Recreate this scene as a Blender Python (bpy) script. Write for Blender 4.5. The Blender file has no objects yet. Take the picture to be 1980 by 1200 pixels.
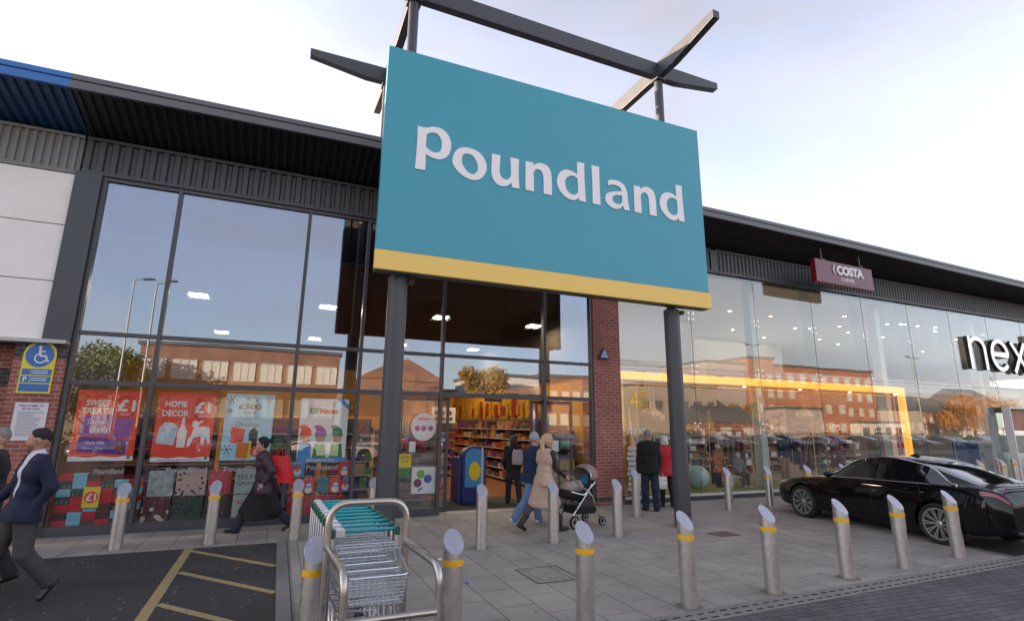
import bpy, math, random
import numpy as np
from mathutils import Vector, Matrix
random.seed(7)
R = math.radians
PI = math.pi
S = bpy.context.scene
COL = S.collection

# ---------------------------------------------------------------- camera, sky, sun, exposure
cam = bpy.data.cameras.new('camera'); co = bpy.data.objects.new('camera', cam); COL.objects.link(co)
cam.sensor_width = 36; cam.lens = 18.54; cam.clip_end = 2000; cam.clip_start = .05
yaw, pitch, roll = R(23.28), R(12.47), R(.554)
F_ = Vector((math.sin(yaw)*math.cos(pitch), math.cos(yaw)*math.cos(pitch), math.sin(pitch)))
R0 = Vector((math.cos(yaw), -math.sin(yaw), 0)); U0 = R0.cross(F_)
Rr = math.cos(roll)*R0+math.sin(roll)*U0; Uu = -math.sin(roll)*R0+math.cos(roll)*U0
M = Matrix((Rr, Uu, -F_)).transposed().to_4x4(); M.translation = Vector((0, -11.576, 1.84))
co.matrix_world = M
S.camera = co
SUN_EL, SUN_AZ = R(9), R(-52)          # azimuth clockwise from +Y
w = bpy.data.worlds.new('World'); S.world = w; w.use_nodes = True
nt = w.node_tree; N = nt.nodes; L = nt.links
bg = N['Background']
sky = N.new('ShaderNodeTexSky'); sky.sky_type = 'NISHITA'; sky.sun_disc = False
sky.sun_elevation = SUN_EL; sky.sun_rotation = SUN_AZ; sky.dust_density = .7; sky.air_density = 1.0; sky.ozone_density = 1.5
tc = N.new('ShaderNodeTexCoord'); mp = N.new('ShaderNodeMapping'); mp.inputs['Scale'].default_value = (1, 1, 3.5)
n1 = N.new('ShaderNodeTexNoise'); n1.inputs['Scale'].default_value = 1.7; n1.inputs['Detail'].default_value = 7; n1.inputs['Roughness'].default_value = .55
rp = N.new('ShaderNodeValToRGB'); rp.color_ramp.elements[0].position = .40; rp.color_ramp.elements[1].position = .70
rp.color_ramp.elements[0].color = (.55, .55, .55, 1); rp.color_ramp.elements[1].color = (.85, .85, .85, 1)
bw = N.new('ShaderNodeRGBToBW')
cl = N.new('ShaderNodeMix'); cl.data_type = 'RGBA'; cl.blend_type = 'MULTIPLY'; cl.inputs[0].default_value = 1
cl.inputs[7].default_value = (1.43, 1.37, 1.68, 1)
mx = N.new('ShaderNodeMix'); mx.data_type = 'RGBA'
n2 = N.new('ShaderNodeTexNoise'); n2.inputs['Scale'].default_value = 2.6; n2.inputs['Detail'].default_value = 5
rp2 = N.new('ShaderNodeValToRGB'); rp2.color_ramp.elements[0].position = .42; rp2.color_ramp.elements[1].position = .62
rp2.color_ramp.elements[0].color = (1, 1, 1, 1); rp2.color_ramp.elements[1].color = (1.0, .88, .76, 1)
cm2 = N.new('ShaderNodeMix'); cm2.data_type = 'RGBA'; cm2.blend_type = 'MULTIPLY'; cm2.inputs[0].default_value = 1; cm2.inputs[6].default_value = (1.45, 1.43, 1.76, 1)
L.new(mp.outputs[0], n2.inputs['Vector']); L.new(n2.outputs['Fac'], rp2.inputs[0]); L.new(rp2.outputs[0], cm2.inputs[7]); L.new(cm2.outputs[2], cl.inputs[7])
L.new(tc.outputs['Generated'], mp.inputs[0]); L.new(mp.outputs[0], n1.inputs['Vector']); L.new(n1.outputs['Fac'], rp.inputs[0])
mi = N.new('ShaderNodeMath'); mi.operation = 'MINIMUM'; mi.inputs[1].default_value = 1.65
L.new(sky.outputs[0], bw.inputs[0]); L.new(bw.outputs[0], mi.inputs[0]); L.new(mi.outputs[0], cl.inputs[6])
L.new(rp.outputs[0], mx.inputs[0]); L.new(sky.outputs[0], mx.inputs[6]); L.new(cl.outputs[2], mx.inputs[7])
fm = N.new('ShaderNodeMix'); fm.data_type = 'RGBA'; fm.blend_type = 'MULTIPLY'; fm.inputs[0].default_value = 1; fm.inputs[7].default_value = (1.03, 1.0, .965, 1)
L.new(mx.outputs[2], fm.inputs[6]); L.new(fm.outputs[2], bg.inputs[0]); bg.inputs[1].default_value = .14
sl = bpy.data.lights.new('sun', 'SUN'); sl.energy = 4.4; sl.angle = R(.5); sl.color = (1, .78, .56)
so = bpy.data.objects.new('sun', sl); COL.objects.link(so)
sd = Vector((math.sin(SUN_AZ)*math.cos(SUN_EL), math.cos(SUN_AZ)*math.cos(SUN_EL), math.sin(SUN_EL)))
so.rotation_euler = (-sd).to_track_quat('-Z', 'Y').to_euler()
S.view_settings.view_transform = 'Standard'; S.view_settings.look = 'None'; S.view_settings.gamma = 1
S.view_settings.exposure = 2.1
S.cycles.max_bounces = 7; S.cycles.transparent_max_bounces = 24; S.cycles.glossy_bounces = 4; S.cycles.diffuse_bounces = 3
S.cycles.sample_clamp_indirect = 4; S.cycles.use_denoising = True; S.cycles.caustics_reflective = False; S.cycles.caustics_refractive = False

# ---------------------------------------------------------------- materials
MC = {}
def mat(name, col, rough=.6, metal=0, spec=.5, noise=0, nscale=8, bump=0, coat=0, emis=0, ecol=None, brick=None, alpha=None, trans=0):
    if name in MC: return MC[name]
    m = bpy.data.materials.new(name); m.use_nodes = True; t = m.node_tree; b = t.nodes['Principled BSDF']
    c = tuple(col)+(1,) if len(col) == 3 else col
    b.inputs['Base Color'].default_value = c; b.inputs['Roughness'].default_value = rough; b.inputs['Metallic'].default_value = metal
    b.inputs['Specular IOR Level'].default_value = spec; b.inputs['Coat Weight'].default_value = coat; b.inputs['Coat Roughness'].default_value = .03
    b.inputs['Transmission Weight'].default_value = trans
    if emis: b.inputs['Emission Color'].default_value = tuple(ecol or col)+(1,); b.inputs['Emission Strength'].default_value = emis
    if noise or bump:
        g = t.nodes.new('ShaderNodeTexCoord'); n = t.nodes.new('ShaderNodeTexNoise'); n.inputs['Scale'].default_value = nscale; n.inputs['Detail'].default_value = 8
        n.inputs['Roughness'].default_value = .65
        t.links.new(g.outputs['Object'], n.inputs['Vector'])
        if noise:
            r = t.nodes.new('ShaderNodeMapRange'); r.inputs[1].default_value = .3; r.inputs[2].default_value = .7; r.inputs[3].default_value = 1-noise; r.inputs[4].default_value = 1+noise
            x = t.nodes.new('ShaderNodeMix'); x.data_type = 'RGBA'; x.blend_type = 'MULTIPLY'; x.inputs[0].default_value = 1; x.inputs[6].default_value = c
            t.links.new(n.outputs['Fac'], r.inputs[0]); t.links.new(r.outputs[0], x.inputs[7]); t.links.new(x.outputs[2], b.inputs['Base Color'])
            r2 = t.nodes.new('ShaderNodeMapRange'); r2.inputs[3].default_value = max(0, rough-.08); r2.inputs[4].default_value = min(1, rough+.1)
            t.links.new(n.outputs['Fac'], r2.inputs[0]); t.links.new(r2.outputs[0], b.inputs['Roughness'])
        if bump:
            u = t.nodes.new('ShaderNodeBump'); u.inputs['Strength'].default_value = bump; u.inputs['Distance'].default_value = .02
            t.links.new(n.outputs['Fac'], u.inputs['Height']); t.links.new(u.outputs[0], b.inputs['Normal'])
    MC[name] = m; return m
def nd(m): return m.node_tree.nodes, m.node_tree.links, m.node_tree.nodes['Principled BSDF']
def brickmat(name, c1, c2, mortar, bw_, bh, ms, plane='XZ', rough=.85, off=.5, sq=1, bias=0, rot=0, dirt=.25, bump=.6, dscale=.8):
    m = bpy.data.materials.new(name); m.use_nodes = True; n, l, b = nd(m)
    g = n.new('ShaderNodeTexCoord'); s = n.new('ShaderNodeSeparateXYZ'); c = n.new('ShaderNodeCombineXYZ')
    l.new(g.outputs['Object'], s.inputs[0])
    if plane == 'XZ':
        a = n.new('ShaderNodeMath'); a.operation = 'ADD'; l.new(s.outputs[0], a.inputs[0]); l.new(s.outputs[1], a.inputs[1])
        l.new(a.outputs[0], c.inputs[0]); l.new(s.outputs[2], c.inputs[1])
    elif plane == 'YX': l.new(s.outputs[1], c.inputs[0]); l.new(s.outputs[0], c.inputs[1])
    else: l.new(s.outputs[0], c.inputs[0]); l.new(s.outputs[1], c.inputs[1])
    mpp = n.new('ShaderNodeMapping'); mpp.inputs['Rotation'].default_value = (0, 0, rot); l.new(c.outputs[0], mpp.inputs[0])
    t = n.new('ShaderNodeTexBrick'); t.inputs['Scale'].default_value = 1; t.inputs['Brick Width'].default_value = bw_; t.inputs['Row Height'].default_value = bh
    t.inputs['Mortar Size'].default_value = ms; t.inputs['Mortar Smooth'].default_value = .15; t.inputs['Bias'].default_value = bias; t.offset = off; t.squash = sq
    t.inputs['Color1'].default_value = (*c1, 1); t.inputs['Color2'].default_value = (*c2, 1); t.inputs['Mortar'].default_value = (*mortar, 1)
    l.new(mpp.outputs[0], t.inputs['Vector'])
    z = n.new('ShaderNodeTexNoise'); z.inputs['Scale'].default_value = dscale; z.inputs['Detail'].default_value = 9; z.inputs['Roughness'].default_value = .7; l.new(g.outputs['Object'], z.inputs['Vector'])
    r = n.new('ShaderNodeMapRange'); r.inputs[1].default_value = .3; r.inputs[2].default_value = .7; r.inputs[3].default_value = 1-dirt; r.inputs[4].default_value = 1+dirt; l.new(z.outputs['Fac'], r.inputs[0])
    x = n.new('ShaderNodeMix'); x.data_type = 'RGBA'; x.blend_type = 'MULTIPLY'; x.inputs[0].default_value = 1
    l.new(t.outputs['Color'], x.inputs[6]); l.new(r.outputs[0], x.inputs[7]); l.new(x.outputs[2], b.inputs['Base Color'])
    f = n.new('ShaderNodeTexNoise'); f.inputs['Scale'].default_value = 60; f.inputs['Detail'].default_value = 4; l.new(g.outputs['Object'], f.inputs['Vector'])
    ma = n.new('ShaderNodeMath'); ma.operation = 'MULTIPLY_ADD'; ma.inputs[1].default_value = -1; l.new(t.outputs['Fac'], ma.inputs[0]); l.new(f.outputs['Fac'], ma.inputs[2])
    u = n.new('ShaderNodeBump'); u.inputs['Strength'].default_value = bump; u.inputs['Distance'].default_value = .006; l.new(ma.outputs[0], u.inputs['Height']); l.new(u.outputs[0], b.inputs['Normal'])
    b.inputs['Roughness'].default_value = rough; b.inputs['Specular IOR Level'].default_value = .3
    MC[name] = m; return m
def glassmat(name, ior, tint=(1, 1, 1), gain=1.0, rcol=(1, 1, 1), ripple=.0):
    m = bpy.data.materials.new(name); m.use_nodes = True; n = m.node_tree.nodes; l = m.node_tree.links; n.clear()
    o = n.new('ShaderNodeOutputMaterial'); t = n.new('ShaderNodeBsdfTransparent'); g = n.new('ShaderNodeBsdfGlossy'); mixs = n.new('ShaderNodeMixShader')
    g.inputs['Roughness'].default_value = 0; g.inputs['Color'].default_value = (*rcol, 1); t.inputs[0].default_value = (*tint, 1)
    f = n.new('ShaderNodeLayerWeight'); f.inputs[0].default_value = .5
    pw = n.new('ShaderNodeMath'); pw.operation = 'POWER'; pw.inputs[1].default_value = 4.0; l.new(f.outputs['Facing'], pw.inputs[0])
    k = n.new('ShaderNodeMath'); k.operation = 'MULTIPLY_ADD'; k.inputs[1].default_value = gain*(1-ior); k.inputs[2].default_value = ior*gain; k.use_clamp = True
    l.new(pw.outputs[0], k.inputs[0]); l.new(k.outputs[0], mixs.inputs[0]); l.new(t.outputs[0], mixs.inputs[1]); l.new(g.outputs[0], mixs.inputs[2]); l.new(mixs.outputs[0], o.inputs[0])
    if ripple:
        tcn = n.new('ShaderNodeTexCoord'); z = n.new('ShaderNodeTexNoise'); z.inputs['Scale'].default_value = .7; z.inputs['Detail'].default_value = 0
        u = n.new('ShaderNodeBump'); u.inputs['Strength'].default_value = ripple; u.inputs['Distance'].default_value = .05
        l.new(tcn.outputs['Object'], z.inputs['Vector']); l.new(z.outputs['Fac'], u.inputs['Height']); l.new(u.outputs[0], g.inputs['Normal'])
    MC[name] = m; return m

glass = glassmat('shopfront_glass', .125, (.93, .95, .94), 1.42, (.74, .83, 1.0), .05)
glass1 = glassmat('clear_shop_glass', .055, (.95, .96, .95), 1.0, (.9, .94, 1.0), .05)
glass2 = glassmat('structural_glass', .085, (.95, .97, .96), 1.0, (.95, .96, 1.0), .03)
finglass = glassmat('fin_glass', .05, (.82, .90, .90), 1.0)
cglass = glassmat('car_glass', .05, (.10, .11, .12), 1.0)
mull = mat('frame_grey', (.062, .066, .075), .38, spec=.5, noise=.06, nscale=3)
steel = mat('charcoal_steel', (.058, .062, .075), .42, noise=.10, nscale=2.5, bump=.05)
darkpanel = mat('dark_panel', (.050, .056, .070), .35, noise=.06, nscale=1.5)
corr = mat('corrugated_dark', (.055, .058, .066), .42, noise=.10, nscale=2)
corrl = mat('corrugated_grey', (.20, .205, .20), .45, noise=.08, nscale=2)
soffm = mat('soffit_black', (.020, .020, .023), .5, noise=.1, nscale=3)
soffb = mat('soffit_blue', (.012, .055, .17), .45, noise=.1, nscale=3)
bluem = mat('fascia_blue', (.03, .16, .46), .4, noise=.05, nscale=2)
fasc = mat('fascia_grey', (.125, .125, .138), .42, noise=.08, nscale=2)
white = mat('white_cladding', (.86, .84, .81), .5, noise=.05, nscale=1.3)
whitep = mat('white_paint', (.8, .8, .8), .5)
black = mat('black_plastic', (.015, .015, .017), .45)
rubber = mat('rubber', (.018, .018, .018), .8)
chrome = mat('chrome', (.75, .76, .78), .12, 1)
ss = mat('brushed_steel', (.68, .66, .64), .36, 1, noise=.12, nscale=14, bump=.03)
sstop = mat('steel_cap', (.40, .41, .47), .42, .6, noise=.12, nscale=20)
sstube = mat('satin_tube', (.50, .47, .43), .30, 1, noise=.12, nscale=6)
zinc = mat('zinc_wire', (.62, .64, .67), .28, 1)
yel = mat('yellow_band', (.85, .45, .01), .5, noise=.08, nscale=30)
brick = brickmat('red_brick', (.38, .105, .075), (.26, .072, .058), (.30, .27, .24), .225, .075, .010)
brickd = brickmat('dark_brick', (.065, .055, .06), (.05, .045, .05), (.14, .13, .12), .225, .075, .010)
hotelb = brickmat('hotel_brick_sunset', (.46, .15, .065), (.38, .12, .055), (.38, .25, .18), .225, .075, .010, dscale=.15)  # sunset orange is put into this brick colour
brickfar = brickmat('far_brick', (.30, .105, .060), (.20, .072, .048), (.30, .24, .19), .225, .075, .010, dscale=.35, dirt=.4)
paving = brickmat('paving_slabs', (.340, .316, .288), (.305, .283, .258), (.12, .112, .104), .60, .45, .006, 'YX', dirt=.22, bump=.35, dscale=1.1)
setts = brickmat('block_paving', (.140, .131, .132), (.108, .101, .104), (.045, .042, .042), .20, .10, .006, 'XY', dirt=.25, bump=.6, rot=R(4), dscale=1.3)
asph = mat('asphalt', (.036, .036, .038), .85, noise=.35, nscale=45, bump=.5)
asph2 = mat('asphalt_far', (.05, .05, .052), .9, noise=.2, nscale=6, bump=.2)
kerbm = brickmat('edging_stone', (.22, .21, .20), (.19, .18, .17), (.06, .06, .06), .9, .3, .008, 'YX', dirt=.2)
linem = mat('worn_yellow_paint', (.34, .26, .13), .8, noise=.35, nscale=30)

# ---------------------------------------------------------------- mesh builder
class MB:
    def __init__(s): s.v = []; s.f = []
    def add(s, vs, fs):
        k = len(s.v); s.v += [tuple(p) for p in vs]; s.f += [tuple(i+k for i in f) for f in fs]; return s
    def box(s, x0, x1, y0, y1, z0, z1):
        return s.add([(x, y, z) for x in (x0, x1) for y in (y0, y1) for z in (z0, z1)],
                     [(0, 1, 3, 2), (4, 6, 7, 5), (0, 4, 5, 1), (2, 3, 7, 6), (0, 2, 6, 4), (1, 5, 7, 3)])
    def bar(s, p0, p1, w, h, w2=None, h2=None, up=(0, 0, 1), dz0=0, dz1=0):
        p0 = Vector(p0); p1 = Vector(p1); d = (p1-p0).normalized(); u = Vector(up)
        if abs(d.dot(u)) > .99: u = Vector((0, 1, 0))
        a = d.cross(u).normalized(); u = a.cross(d)
        w2 = w2 or w; h2 = h2 or h; vs = []
        for p, ww, hh in ((p0, w, h), (p1, w2, h2)):
            for i, j in ((-1, -1), (1, -1), (1, 1), (-1, 1)): vs.append(p+a*i*ww/2+u*j*hh/2)
        return s.add(vs, [(0, 1, 2, 3), (7, 6, 5, 4), (0, 4, 5, 1), (1, 5, 6, 2), (2, 6, 7, 3), (3, 7, 4, 0)])
    def tube(s, pts, r, n=10, closed=False, cap=True, rs=None):
        pts = [Vector(p) for p in pts]; m = len(pts); fr = None; k = len(s.v)
        for i, p in enumerate(pts):
            a = pts[i-1] if (i or closed) else p; b = pts[(i+1) % m] if (i < m-1 or closed) else p
            d = (b-a).normalized() if (b-a).length > 1e-9 else Vector((0, 0, 1))
            if fr is None:
                u = Vector((0, 0, 1)) if abs(d.z) < .9 else Vector((1, 0, 0)); fr = d.cross(u).normalized()
            else:
                fr = (fr-d*fr.dot(d)).normalized()
            b2 = d.cross(fr); rr = rs[i] if rs else r
            s.v += [tuple(p+(fr*math.cos(t)+b2*math.sin(t))*rr) for t in [2*PI*j/n for j in range(n)]]
        for i in range(m if closed else m-1):
            o = k+i*n; o2 = k+((i+1) % m)*n
            for j in range(n): s.f.append((o+j, o+(j+1) % n, o2+(j+1) % n, o2+j))
        if cap and not closed: s.f.append(tuple(k+j for j in range(n))[::-1]); s.f.append(tuple(k+(m-1)*n+j for j in range(n)))
        return s
    def lathe(s, prof, c=(0, 0, 0), n=24, axis='z', ring=False):
        if ring: prof = list(prof)+[prof[0]]
        k = len(s.v)
        for r, z in prof:
            for j in range(n):
                t = 2*PI*j/n; a, b = r*math.cos(t), r*math.sin(t)
                p = (a, b, z) if axis == 'z' else ((a, z, b) if axis == 'y' else (z, a, b))
                s.v.append((p[0]+c[0], p[1]+c[1], p[2]+c[2]))
        for i in range(len(prof)-1):
            for j in range(n): s.f.append((k+i*n+j, k+i*n+(j+1) % n, k+(i+1)*n+(j+1) % n, k+(i+1)*n+j))
        if not ring: s.f.append(tuple(k+j for j in range(n))[::-1]); s.f.append(tuple(k+(len(prof)-1)*n+j for j in range(n)))
        return s
    def prism(s, poly, y0, y1, plane='xz'):
        n = len(poly); f = (lambda a, b, y: (a, y, b)) if plane == 'xz' else ((lambda a, b, y: (y, a, b)) if plane == 'yz' else (lambda a, b, y: (a, b, y)))
        return s.add([f(a, b, y0) for a, b in poly]+[f(a, b, y1) for a, b in poly],
                     [tuple(range(n)), tuple(range(2*n-1, n-1, -1))]+[(i, n+i, n+(i+1) % n, (i+1) % n) for i in range(n)])
    def disc(s, cx, cz, r, y0, y1, n=28, sx=1, sz=1, ph=0):
        return s.prism([(cx+r*sx*math.cos(2*PI*i/n+ph), cz+r*sz*math.sin(2*PI*i/n+ph)) for i in range(n)], y0, y1)
    def build(s, name, m, parent=None, smooth=False, off=None, bevel=0, fixn=True):
        me = bpy.data.meshes.new(name)
        v = s.v if off is None else [(a-off[0], b-off[1], c-off[2]) for a, b, c in s.v]
        me.from_pydata(v, [], s.f)
        me.materials.append(m if not isinstance(m, str) else MC[m])
        if fixn:
            import bmesh
            bm = bmesh.new(); bm.from_mesh(me); bmesh.ops.recalc_face_normals(bm, faces=bm.faces); bm.to_mesh(me); bm.free()
        o = bpy.data.objects.new(name, me); COL.objects.link(o)
        if smooth:
            me.polygons.foreach_set('use_smooth', [True]*len(me.polygons))
            if smooth != 2: me.set_sharp_from_angle(angle=R(40))
        if bevel:
            b = o.modifiers.new('bevel', 'BEVEL'); b.width = bevel; b.segments = 2; b.limit_method = 'ANGLE'
        if parent: o.parent = parent
        return o

def root(name, label, cat, loc=(0, 0, 0), rz=0, group=None):
    o = bpy.data.objects.new(name, None); COL.objects.link(o); o.location = loc; o.rotation_euler = (0, 0, rz); o.empty_display_size = .2
    return tag(o, label, cat, group)
def tag(o, label=None, cat=None, group=None, kind=None):
    if label: o['label'] = label
    if cat: o['category'] = cat
    if group: o['group'] = group
    if kind: o['kind'] = kind
    return o
def copy_tree(o, loc=None, rz=None, label=None, group=None, parent=None):
    c = o.copy(); COL.objects.link(c); c.parent = parent
    if loc is not None: c.location = loc
    if rz is not None: c.rotation_euler = (0, 0, rz)
    if label: c['label'] = label
    if group: c['group'] = group
    for ch in list(o.children): copy_tree(ch, parent=c)
    return c
def text(body, x0, x1, z0, z1, y, m, parent, name='lettering', bold=0, ext=.002, off=None, shear=0, fit=True, face=-1, align=None):
    cu = bpy.data.curves.new(name, 'FONT'); cu.body = body; cu.size = 1; cu.offset = bold; cu.extrude = 0; cu.shear = shear; cu.resolution_u = 3
    cu.align_x = 'CENTER' if align is None else align
    to = bpy.data.objects.new(name, cu); COL.objects.link(to)
    bpy.context.view_layer.update()
    me = bpy.data.meshes.new_from_object(to.evaluated_get(bpy.context.evaluated_depsgraph_get()))
    bpy.data.objects.remove(to)
    n = len(me.vertices); a = np.empty(n*3, np.float32); me.vertices.foreach_get('co', a); a = a.reshape(-1, 3)
    mn = a.min(0); mxx = a.max(0)
    px = (a[:, 0]-mn[0])/(mxx[0]-mn[0])*(x1-x0)+x0; pz = (a[:, 1]-mn[1])/(mxx[1]-mn[1])*(z1-z0)+z0
    fs = [tuple(p.vertices) for p in me.polygons]
    mb = MB(); q = [(float(i), y, float(k)) for i, k in zip(px, pz)]
    # front sheet plus skirt: real thickness
    from collections import Counter
    ec = Counter(tuple(sorted((f[i], f[(i+1) % len(f)]))) for f in fs for i in range(len(f)))
    N_ = len(q); q2 = [(p[0], p[1]-ext, p[2]) for p in q]
    mb.v = q2+q; mb.f = list(fs)+[tuple(i+N_ for i in f[::-1]) for f in fs]+[(a_, b_, b_+N_, a_+N_) for (a_, b_), c in ec.items() if c == 1]
    bpy.data.meshes.remove(me)
    return mb.build(name, m, parent, off=off)
def curve_mesh(contours, y, ext, name, m, parent, off=None):
    cu = bpy.data.curves.new(name, 'CURVE'); cu.dimensions = '2D'; cu.fill_mode = 'BOTH'; cu.extrude = ext/2
    for c in contours:
        pts = []
        n = len(c)
        for i in range(n):
            p0, p1, p2, p3 = c[i-1], c[i], c[(i+1) % n], c[(i+2) % n]
            t1 = (0, 0) if len(p1) > 2 else ((p2[0]-p0[0])/2, (p2[1]-p0[1])/2)
            t2 = (0, 0) if len(p2) > 2 else ((p3[0]-p1[0])/2, (p3[1]-p1[1])/2)
            if len(p1) > 2 and len(p2) > 2: pts.append(p1[:2]); continue
            if len(p1) > 2: t1 = ((p2[0]-p1[0])*1.5-t2[0]/2, (p2[1]-p1[1])*1.5-t2[1]/2)
            if len(p2) > 2: t2 = ((p2[0]-p1[0])*1.5-t1[0]/2, (p2[1]-p1[1])*1.5-t1[1]/2)
            for k in range(6):
                t = k/6; h1 = 2*t**3-3*t*t+1; h2 = t**3-2*t*t+t; h3 = -2*t**3+3*t*t; h4 = t**3-t*t
                pts.append((h1*p1[0]+h2*t1[0]+h3*p2[0]+h4*t2[0], h1*p1[1]+h2*t1[1]+h3*p2[1]+h4*t2[1]))
        sp = cu.splines.new('POLY'); sp.points.add(len(pts)-1); sp.use_cyclic_u = True
        for q, p in zip(sp.points, pts): q.co = (p[0], p[1], 0, 1)
    to = bpy.data.objects.new(name, cu); COL.objects.link(to); bpy.context.view_layer.update()
    me = bpy.data.meshes.new_from_object(to.evaluated_get(bpy.context.evaluated_depsgraph_get())); bpy.data.objects.remove(to)
    me.transform(Matrix.Rotation(PI/2, 4, 'X')); me.transform(Matrix.Translation((0, y, 0)))
    if off is not None: me.transform(Matrix.Translation((-off[0], -off[1], -off[2])))
    me.materials.clear(); me.materials.append(m)
    o = bpy.data.objects.new(name, me); COL.objects.link(o); o.parent = parent
    return o
def flat(name, poly, z, m, label_kind='structure', th=.004):
    mb = MB(); mb.prism(poly, z-th, z, 'xy'); o = mb.build(name, m); o['kind'] = label_kind; return o

# ---------------------------------------------------------------- ground
def sheet(name, poly, z, m):
    mb = MB(); mb.add([(x, y, z) for x, y in poly], [tuple(range(len(poly)))]); o = mb.build(name, m, fixn=False); o['kind'] = 'structure'; return o
sheet('car_park_ground', [(-400, -400), (400, -400), (400, 400), (-400, 400)], -.024, asph2)
flat('asphalt_bay', [(-14, -7.2), (.15, -7.2), (.15, -1.72), (-14, -1.72)], -.006, asph, th=.012)
flat('parking_bay_asphalt', [(10.33, -7.15), (30, -7.15), (30, -1.45), (11.75, -1.45)], -.012, asph, th=.008)
flat('pavement', [(-14, -1.72), (.15, -1.72), (.15, -6.88), (10.28, -6.70), (11.70, -1.45), (60, -1.45), (60, .2), (-14, .2)], 0, paving, th=.02)
flat('bay_edging', [(.15, -6.88), (.15, -1.72), (.33, -1.72), (.33, -6.88)], .004, kerbm)
flat('bay_edging', [(10.28, -6.70), (11.70, -1.45), (11.85, -1.45), (10.43, -6.70)], .004, kerbm)
for pq in ([(.15, -7.16), (10.43, -7.0), (10.43, -6.70), (.15, -6.88)], [(10.43, -7.0), (30, -6.75), (30, -6.45), (10.43, -6.70)]): flat('drain_channel', pq, .0, mat('drain_concrete', (.23, .215, .195), .85, noise=.2, nscale=5, bump=.3), th=.015)
flat('block_paved_road', [(-14, -25), (60, -25), (60, -6.36), (30, -6.75), (10.43, -7.0), (.15, -7.16), (-14, -7.2)], -.001, setts, th=.016)
mb = MB()
for i in range(150):
    x = .3+i*.155
    for r_ in (0, 1):
        y = -7.085+.0155*x+r_*.12-.02; xx = x+r_*.07
        mb.box(xx, xx+.085, y, y+.02, .0005, .003)
mb.build('drain_slots', mat('slot_black', (.004, .004, .004), 1))['kind'] = 'structure'
# bay markings
def line(p, q, w_=.11):
    p = Vector(p); q = Vector(q); d = (q-p).normalized(); n_ = Vector((-d.y, d.x))*w_/2
    return [tuple(p+n_), tuple(q+n_), tuple(q-n_), tuple(p-n_)]
mb = MB()
mb.prism(line((-1.07, -1.76), (-1.02, -7.1)), -.005, -.002, 'xy')
for a, b in (((-1.07, -1.86), (.14, -3.31)), ((-.98, -3.22), (.14, -4.56)), ((-.98, -4.55), (.14, -5.85)), ((-.98, -5.9), (.14, -7.15))):
    mb.prism(line(a, b, .085), -.0045, -.0015, 'xy')
mb.build('yellow_bay_markings', linem)['kind'] = 'structure'
mb = MB()
mb.prism(line((13.4, -1.6), (12.6, -6.9), .09), -.011, -.008, 'xy')
for a in (-6.0, -4.8, -3.6): mb.prism(line((11.2, a-.9), (12.6, a), .08), -.0105, -.0075, 'xy')
mb.build('yellow_bay_markings', linem)['kind'] = 'structure'
# manhole frames set in the paving
mh = mat('iron_frame', (.03, .03, .032), .6, noise=.2, nscale=20)
for (a, b, c, d), lab in (((3.05, 3.66, -5.36, -4.66), 'square recessed manhole frame filled with paving in front of the shop door'),
                          ((7.30, 7.76, -3.98, -3.60), 'small brown square drain cover near the foot of the right post')):
    r_ = root('manhole_cover', lab, 'manhole cover', ((a+b)/2, (c+d)/2, 0), group='covers set in the paving')
    mb = MB(); t = .018
    for p in ((a, b, c, c+t), (a, b, d-t, d), (a, a+t, c+t, d-t), (b-t, b, c+t, d-t)): mb.box(*p, .0005, .004)
    if a < 4: mb.box(a+.1, a+.106, c+t, d-t, .0005, .003); mb.box(b-.106, b-.1, c+t, d-t, .0005, .003)
    mb.build('frame', mh, r_, off=r_.location)
    MB().box(a+t, b-t, c+t, d-t, .0002, .002).build('cover_plate', mat('rust_cover', (.16, .10, .08), .8, noise=.2, nscale=12) if a > 5 else mat('slab_fill', (.27, .25, .228), .85, noise=.25, nscale=6), r_, off=r_.location)
# pale flecks trodden into the asphalt, small litter on the slabs
mb = MB(); rn = random.Random(3)
for i in range(300):
    x = rn.uniform(-6, .1); y = rn.uniform(-7, -1.8); s_ = rn.uniform(.006, .020); a = rn.uniform(0, 6.3)
    mb.prism([(x+s_*math.cos(a+t)*(1 if k % 2 else .5), y+s_*math.sin(a+t)*(1 if k % 2 else .5)) for k, t in enumerate((0, 1.3, 2.5, 3.8, 5))], -.0058, -.003, 'xy')
tag(mb.build('litter_flecks', mat('fleck', (.24, .24, .235), .8)), 'pale crushed flecks scattered over the dark asphalt bay', 'litter', kind='stuff')
mb = MB()
for i in range(150):
    x = rn.uniform(.4, 11); y = rn.uniform(-6.8, -.1); s_ = rn.uniform(.004, .011); a = rn.uniform(0, 6.3)
    mb.prism([(x+s_*math.cos(a+t), y+s_*math.sin(a+t)) for t in (0, 1.3, 2.5, 3.8, 5)], .0008, .003, 'xy')
tag(mb.build('litter_specks', mat('speck', (.30, .30, .29), .8)), 'tiny pale specks of trodden gum over the grey slabs', 'litter', kind='stuff')
mb = MB()
for i in range(170):
    x = rn.uniform(.4, 11); y = rn.uniform(-6.8, -.2); s_ = rn.uniform(.008, .022); a = rn.uniform(0, 6.3)
    mb.prism([(x+s_*math.cos(a+t)*rn.uniform(.7, 1.1), y+s_*math.sin(a+t)*rn.uniform(.7, 1.1)) for t in (0, .9, 1.8, 2.7, 3.6, 4.5, 5.4)], .0004, .0018, 'xy')
tag(mb.build('gum_spots', mat('gum_dark', (.14, .13, .125), .8)), 'flattened dark gum spots dotted over the paving slabs', 'litter', kind='stuff')
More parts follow.
